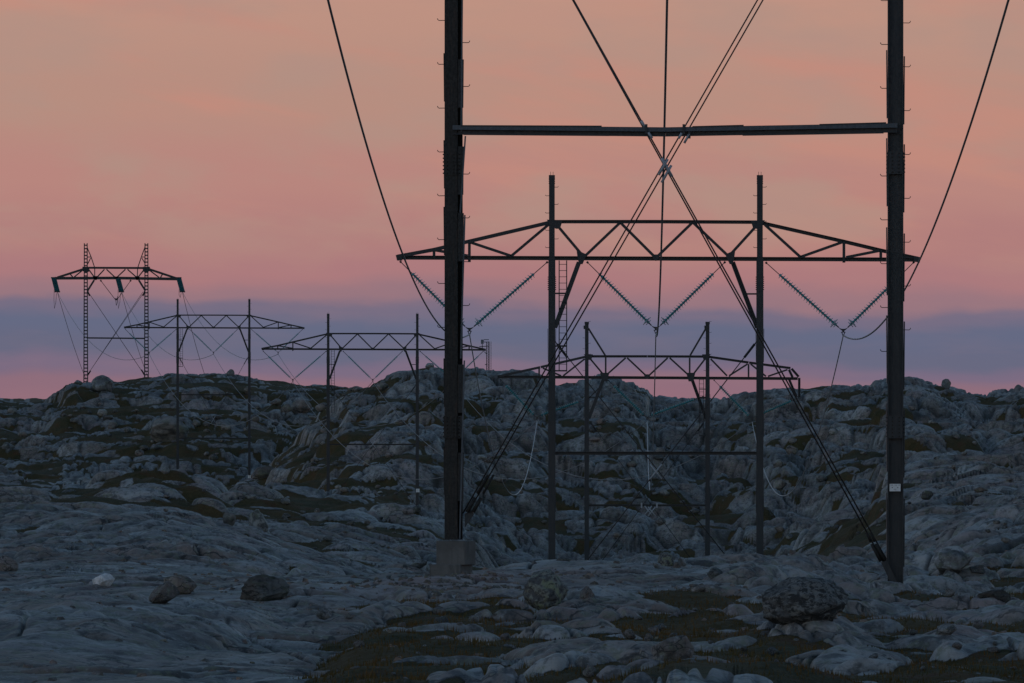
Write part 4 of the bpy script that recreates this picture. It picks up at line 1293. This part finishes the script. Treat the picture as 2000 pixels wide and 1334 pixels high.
# ------------------------------------------------------------------ boulders, stones, grass
from mathutils import noise as mnoise

_ys = np.concatenate([np.arange(172, 420, .25), np.arange(420, 2080, 1.0)])
def hit(px, py):
    """where the line of sight through a picture point first meets the ground"""
    for y0, y1 in ((172, 420), (420, 1000), (1000, 2080)):
        ys = _ys[(_ys >= y0) & (_ys < y1)]
        xs = (px - 1000) / FPX * ys
        z = fields(xs, ys, fine=False)[0]
        k = np.nonzero(z / ys * FPX >= 667 - py)[0]
        if len(k):
            i = k[0]
            return float(xs[i]), float(ys[i]), float(z[i])
    ys = _ys; xs = (px - 1000) / FPX * ys; z = fields(xs, ys, fine=False)[0]
    sel = ys > 1000
    i = np.argmax(np.where(sel, z / ys, -9))
    return float(xs[i]), float(ys[i]), float(z[i])

def rock_mesh(seed, sub, mat, cuts=9, rough=.10, deep=.62):
    rnd = random.Random(seed)
    bm = bmesh.new(); bmesh.ops.create_icosphere(bm, subdivisions=sub, radius=1.0)
    planes = []
    for _ in range(cuts):
        n = Vector((rnd.gauss(0, 1), rnd.gauss(0, 1), rnd.gauss(0, .8))).normalized()
        planes.append((n, deep + (1 - deep) * rnd.random() * .9))
    off = Vector((rnd.random() * 50, rnd.random() * 50, rnd.random() * 50))
    for v in bm.verts:
        p = v.co.copy()
        for n, d in planes:
            e = p.dot(n) - d
            if e > 0: p -= n * e * .93
        d = mnoise.fractal(p * 1.7 + off, 1.0, 2.0, 4) * rough + mnoise.fractal(p * 6 + off, 1.0, 2.0, 3) * rough * .3
        v.co = p * (1 + d)
    xs = [v.co.x for v in bm.verts]; ys = [v.co.y for v in bm.verts]; zs = [v.co.z for v in bm.verts]
    # unit box, standing on z = 0
    for v in bm.verts:
        v.co.x = (v.co.x - min(xs)) / (max(xs) - min(xs)) - .5
        v.co.y = (v.co.y - min(ys)) / (max(ys) - min(ys)) - .5
        v.co.z = (v.co.z - min(zs)) / (max(zs) - min(zs))
    return mesh_from(bm, "boulder", mat, True)

def build_boulders():
    M = dict(grey=make_boulder_mat("grey_boulder", (.84, .88, .92, 1), 1.6), pale=None,
             dark=make_boulder_mat("dark_boulder", (.34, .36, .36, 1), 1.8), brown=make_boulder_mat("brown_boulder", (.80, .77, .73, 1), 1.6),
             far=make_boulder_mat("hill_stone", (.85, .84, .81, 1), .8))
    # mottled lichen skins
    def lichen(name, a, b, c_, sc):
        m, nt, bs = new_mat(name); nb = NB(nt)
        vec = nb.n("ShaderNodeTexCoord").outputs["Object"]
        n1 = nb.noise(vec, sc, 5, .65, .4); n2 = nb.noise(vec, sc * 2.3, 4, .6); n3 = nb.noise(vec, sc * .5, 3)
        c = nb.mix(nb.rng(n1, .44, .56), a, b); c = nb.mix(nb.rng(n3, .52, .64, 0, .8), c, c_); c = nb.mix(nb.rng(n2, .56, .64, 0, .75), c, g(.035))
        nb.l(c, bs.inputs["Base Color"]); bs.inputs["Roughness"].default_value = .85; bs.inputs["Specular IOR Level"].default_value = .2
        nb.l(nb.bump(n1, .7, .06, nb.bump(n2, .6, .03)), bs.inputs["Normal"])
        return m
    def pale():
        m, nt, bs = new_mat("pale_boulder"); nb = NB(nt)
        vec = nb.n("ShaderNodeTexCoord").outputs["Object"]
        n1 = nb.noise(vec, 2.4, 5, .65, .3); n2 = nb.noise(vec, 9, 4, .6)
        c = nb.mix(nb.rng(n1, .38, .60), g(.45, (1, .98, .94)), g(.75)); c = nb.mix(nb.rng(n2, .58, .70, 0, .6), c, g(.16))
        nb.l(c, bs.inputs["Base Color"]); bs.inputs["Roughness"].default_value = .7
        nb.l(nb.bump(n1, .6, .08, nb.bump(n2, .5, .03)), bs.inputs["Normal"])
        return m
    M["pale"] = pale()
    M["lichen"] = lichen("lichen_boulder", g(.10), g(.24, (.97, 1, .86)), g(.25, (.97, 1.04, .62)), 6.0)
    M["speck"] = lichen("speckled_boulder", g(.050), g(.20, (1, 1, .95)), g(.10), 10.0)
    named = [  # px, base py, width, height, material, yaw, label
        (203, 1152, 42, 28, "pale", .3, "small white rounded stone alone on the smooth slab", 41, 4),
        (316, 1178, 58, 40, "grey", .9, "grey boulder leaning against a tan one on the smooth slab", 42, 4),
        (352, 1166, 62, 42, "brown", .2, "tan grey boulder behind a grey one on the smooth slab", 43, 4),
        (514, 1176, 90, 52, "dark", .4, "dark blackish boulder with a flat top on the smooth slab", 44, 5),
        (1066, 1188, 98, 76, "lichen", .5, "rounded boulder mottled with yellow green lichen at the slab's edge", 145, 5),
        (1145, 1174, 33, 26, "grey", 1.1, "small round stone beside the lichen mottled boulder", 46, 4),
        (1573, 1212, 166, 84, "speck", .15, "largest boulder, black and white speckled, in front of the right leg", 47, 5),
        (1318, 1292, 88, 50, "grey", .6, "angular wedge shaped stone in brown heath at the bottom of the picture", 48, 4),
        (9, 1120, 50, 34, "grey", .2, "rounded stone cut by the left edge of the picture", 49, 4),
        (813, 1119, 42, 17, "grey", .1, "long low stone lying against the concrete block", 50, 4),
        (839, 1118, 15, 15, "grey", .7, "little stone wedged between a long low stone and the concrete block", 51, 3),
        (1300, 1108, 34, 28, "lichen", .5, "tallest stone of the small heap on the slab's crest", 52, 4),
        (1332, 1108, 17, 18, "grey", .3, "rounded stone at the right side of the small heap", 53, 3),
        (1322, 1113, 16, 13, "brown", .8, "brownish stone at the front of the small heap", 54, 3),
        (1283, 1112, 18, 13, "grey", 1.8, "low stone at the left side of the small heap", 55, 3),
        (1100, 1100, 30, 10, "grey", .2, "flat stone lying on the crest beside the second pylon's leg", 56, 3),
        (1397, 1136, 34, 22, "dark", .6, "dark block on the slab right of the small heap", 57, 4),
        (1862, 1118, 74, 42, "grey", .4, "big grey block right of the tall right leg", 58, 4),
        (1908, 1128, 30, 17, "grey", .1, "small low block beside the big grey block", 59, 4),
        (1942, 1184, 64, 26, "dark", .1, "low dark boulder in heath near the right edge", 60, 4),
        (1850, 1250, 40, 26, "grey", .7, "angular grey stone below the right leg", 61, 4),
        (200, 768, 42, 32, "grey", .25, "large block on the left hilltop beside the lattice pylon", 62, 4),
        (450, 738, 16, 13, "grey", .2, "squarish stone on the left hill's crest", 63, 3),
        (840, 720, 18, 9, "grey", .4, "low stone on the very top of the middle hill", 65, 3),
        (1847, 762, 18, 20, "grey", .4, "balanced round stone alone on the right hill's skyline", 66, 4),
        (588, 808, 38, 26, "far", .5, "pale block in the mossy gully between left and middle hill", 67, 4),
        (505, 1036, 36, 34, "far", .2, "round boulder on the dark slope below the left hill's pylon", 68, 4),
        (447, 1026, 26, 24, "far", .2, "smaller round boulder beside one on the dark slope", 69, 4),
        (330, 862, 76, 46, "far", .2, "broad boulder on the left hillside left of the pylon leg", 70, 4),
        (517, 936, 52, 24, "far", .2, "long pinkish stone right of the pylon's white tag", 71, 4),
    ]
    for px, py, w, h, mt, yaw, lab, seed, sub in named:
        x, y, z = hit(px, py - 2)
        s = y / FPX
        deep = .76 if mt in ("lichen", "speck") else .48
        me = rock_mesh(seed, sub, M[mt], cuts=12 if deep > .65 else 14, rough=.13 if mt in ("lichen", "speck") else .12, deep=deep)
        o = link("boulder", me, None, (x, y + w * s * .25, z - h * s * .22), (0, 0, yaw))
        o.scale = (w * s * 1.04, w * s * .9, h * s * 1.20)
        tag(o, lab, "boulder")
    # many stones that nothing tells apart, one by one
    lib = [rock_mesh(200 + k, 3, M["far"], cuts=10, rough=.14, deep=.58) for k in range(7)]
    libn = [rock_mesh(300 + k, 3, M["grey"], cuts=11, rough=.14, deep=.6) for k in range(6)]
    rnd = random.Random(8)
    G1, G2, G3, G4, G5, G6 = ("stones strewn over the left hillside", "stones on the slope of the middle hill", "stones behind the second pylon",
                              "stones on the rocky rise at the right", "stones on the dark slope", "stones in the foreground heath")
    regions = [  # px range, py range, count, size px, label, group, meshes
        ((5, 150), (800, 930), 13, (9, 24), "grey stone at the far left foot of the left hill", G1, lib),
        ((160, 290), (770, 850), 12, (9, 24), "grey stone below the legs of the hilltop lattice pylon", G1, lib),
        ((160, 335), (850, 930), 12, (9, 24), "grey stone low on the left hill under the lattice pylon", G1, lib),
        ((352, 482), (760, 850), 11, (9, 22), "grey stone between the left hill pylon's legs, above its lower tie beam", G1, lib),
        ((352, 482), (862, 930), 10, (9, 24), "grey stone between the left hill pylon's legs, below its lower tie beam", G1, lib),
        ((495, 635), (770, 860), 13, (9, 26), "grey stone in the gully between the left hill and the middle hill", G2, lib),
        ((495, 635), (865, 960), 11, (9, 26), "grey stone low in the gully left of the middle hill pylon", G2, lib),
        ((650, 806), (760, 862), 12, (9, 26), "grey stone between the middle hill pylon's legs, above its tie beam", G2, lib),
        ((650, 806), (875, 975), 12, (9, 26), "grey stone between the middle hill pylon's legs, below its tie beam", G2, lib),
        ((925, 1068), (840, 1080), 16, (10, 30), "grey stone between the near black leg and the second pylon's left leg", G3, lib),
        ((1155, 1375), (800, 880), 11, (10, 28), "grey stone seen between the hollow pylon's legs, above the long tie beam", G3, lib),
        ((1155, 1375), (895, 1075), 16, (10, 30), "grey stone seen between the hollow pylon's legs, below the long tie beam", G3, lib),
        ((1500, 1725), (830, 1070), 20, (10, 30), "grey stone between the second pylon's right leg and the tall signed leg", G3, lib),
        ((1775, 1990), (800, 930), 14, (9, 26), "grey stone high on the right hill beyond the tall signed leg", G4, lib),
        ((1775, 1990), (940, 1080), 15, (9, 28), "grey stone low on the rise right of the tall signed leg", G4, lib),
        ((310, 560), (965, 1040), 12, (9, 24), "grey stone on the dark slope under the left hill pylon", G5, lib),
        ((580, 860), (1000, 1090), 18, (9, 26), "grey stone on the dark slope left of the concrete block", G5, lib),
        ((600, 1000), (1190, 1325), 16, (10, 32), "grey stone in the foreground heath left of the lichen mottled boulder", G6, libn),
        ((1130, 1480), (1150, 1325), 16, (10, 32), "grey stone in the foreground between the lichen mottled and the speckled boulder", G6, libn),
        ((1500, 1740), (1225, 1325), 12, (10, 32), "grey stone in the foreground below the big speckled boulder", G6, libn),
        ((1760, 1990), (1150, 1325), 16, (10, 34), "grey stone in the foreground right of the tall signed leg", G6, libn),
    ]
    for (a, b), (c, d), n, (s0, s1), lab, grp, L in regions:
        k = 0; tries = 0
        while k < n and tries < n * 4:
            tries += 1
            px = rnd.uniform(a, b); py = rnd.uniform(c, d)
            x, y, z = hit(px, py)
            f = fields(np.array([x]), np.array([y]), fine=False)
            if f[1][0] < .25 and rnd.random() < .75: continue
            s = y / FPX; w = (s0 + (s1 - s0) * rnd.random() ** 2.2) * s
            o = link("stone", rnd.choice(L), None, (x, y + .2 * w, z - .12 * w), (rnd.uniform(-.25, .25), rnd.uniform(-.25, .25), rnd.uniform(0, 6.28)))
            o.scale = (w, w * rnd.uniform(.7, 1.1), w * rnd.uniform(.45, .85))
            tag(o, lab, "stone", grp); k += 1

def build_rubble():
    """small broken stone round the left footing and over the foreground: too many to count"""
    rs = np.random.RandomState(5)
    n = 3800
    px = np.concatenate([rs.normal(830, 170, 1500), rs.uniform(-100, 2100, n - 1500)])
    yy = np.concatenate([rs.normal(250, 7, 1500), 172 + 150 * rs.rand(n - 1500) ** .8])
    x = (px - 1000) / FPX * yy
    z, moss = fields(x, yy, fine=True)[:2]
    base = np.array([(-1, -.8, 0), (1, -.7, 0), (.8, .9, 0), (-.9, .8, 0), (-.6, -.5, 1), (.7, -.4, .8), (.5, .5, 1.1), (-.5, .6, .7)], float)
    quads = np.array([(0, 1, 5, 4), (1, 2, 6, 5), (2, 3, 7, 6), (3, 0, 4, 7), (4, 5, 6, 7)])
    size = .025 + .075 * rs.rand(n) ** 3
    ang = rs.rand(n) * 6.283
    V = base[None] * (1 + .5 * (rs.rand(n, 8, 3) - .5)) * size[:, None, None]
    V[:, :, 2] *= .8
    ca, sa = np.cos(ang)[:, None], np.sin(ang)[:, None]
    X = V[:, :, 0] * ca - V[:, :, 1] * sa + x[:, None]; Y = V[:, :, 0] * sa + V[:, :, 1] * ca + yy[:, None]
    Z = V[:, :, 2] + z[:, None] - .01
    co = np.stack([X, Y, Z], 2).reshape(-1, 3)
    F = (quads[None] + (np.arange(n) * 8)[:, None, None]).reshape(-1, 4)
    me = bpy.data.meshes.new("rubble"); me.from_pydata(co.tolist(), [], F.tolist())
    me.materials.append(make_boulder_mat("rubble_stone", (1.05, .95, .88, 1), 2.0))
    o = bpy.data.objects.new("rubble", me); COL.objects.link(o)
    o["kind"] = "stuff"; o["label"] = "small broken stones lying on the foreground rock"

def build_grass():
    """dry grass and heather standing in the hollows of the foreground"""
    rs = np.random.RandomState(9)
    n = 420000
    px = rs.uniform(-80, 2080, n); yy = 170 + 175 * rs.rand(n)
    x = (px - 1000) / FPX * yy
    z, moss = fields(x, yy, fine=True)[:2]
    clump = perlin(x / .5, yy / .8) + .5 * perlin(x / 1.7, yy / 2.5)
    keep = (moss > .55) & (rs.rand(n) < .50 + .55 * clump)
    x, yy, z, clump = x[keep], yy[keep], z[keep], clump[keep]
    n = len(x)
    h = (.03 + .07 * rs.rand(n) ** 1.5) * (1 + .8 * np.clip(clump, 0, 1)); a = rs.rand(n) * 6.283; lean = .55 * rs.rand(n) * h
    w = .008 + .008 * rs.rand(n)
    dx, dy = np.cos(a), np.sin(a)
    p0 = np.stack([x - w * dy, yy + w * dx, z - .02], 1); p1 = np.stack([x + w * dy, yy - w * dx, z - .02], 1)
    p2 = np.stack([x + lean * dx, yy + lean * dy, z + h], 1)
    co = np.stack([p0, p1, p2], 1).reshape(-1, 3).astype(np.float32)
    me = bpy.data.meshes.new("heath_grass")
    me.vertices.add(len(co)); me.vertices.foreach_set("co", co.ravel())
    me.loops.add(len(co)); me.loops.foreach_set("vertex_index", np.arange(len(co), dtype=np.int32))
    me.polygons.add(n); me.polygons.foreach_set("loop_start", np.arange(0, len(co), 3, dtype=np.int32))
    me.update(calc_edges=True)
    m, nt, b = new_mat("dry_grass"); nb = NB(nt)
    vec = nb.n("ShaderNodeTexCoord").outputs["Object"]
    c = nb.mix(nb.rng(nb.noise(vec, .5, 4), .4, .6), g(.10, (1.4, .76, .26)), g(.07, (1.2, .95, .32)))
    c = nb.mix(nb.rng(nb.noise(vec, 7, 2), .5, .7, 0, .6), c, g(.15, (1.3, .88, .42)))
    nb.l(c, b.inputs["Base Color"]); b.inputs["Roughness"].default_value = .9; b.inputs["Specular IOR Level"].default_value = .1
    me.materials.append(m)
    o = bpy.data.objects.new("heath_grass", me); COL.objects.link(o)
    o["kind"] = "stuff"; o["label"] = "brown dry grass and heather in the hollows between the rocks"
    print("grass", n)
# ------------------------------------------------------------------ put the place together
def _wb(px, y, w, ry, h, rot=0.0):
    WHALEBACKS.append(((px - 1000) / FPX * y, y, w / 2 * y / FPX, ry, h, rot))
_wb(230, 203, 720, 16, 1.0, -.05); _wb(1170, 228, 400, 10, .62, .10)
_wb(1745, 225, 260, 6, .55, -.06); _wb(1580, 206, 300, 3.5, .80, .05); _wb(1100, 184, 300, 3.5, .75, .08)
_wb(1660, 184, 340, 3.5, .75, -.05); _wb(1890, 200, 260, 3.5, .75, -.10); _wb(620, 212, 330, 6, .70, .06)
GM = make_ground_mat()
ground, GCO, GRES = build_ground()
ground.data.materials.append(GM)
build_front_pylon()
build_pylons()
build_angle_pylon()
build_lattice_pylon()
build_insulators()
build_wires()
build_mast()
build_boulders()
build_rubble()
build_grass()
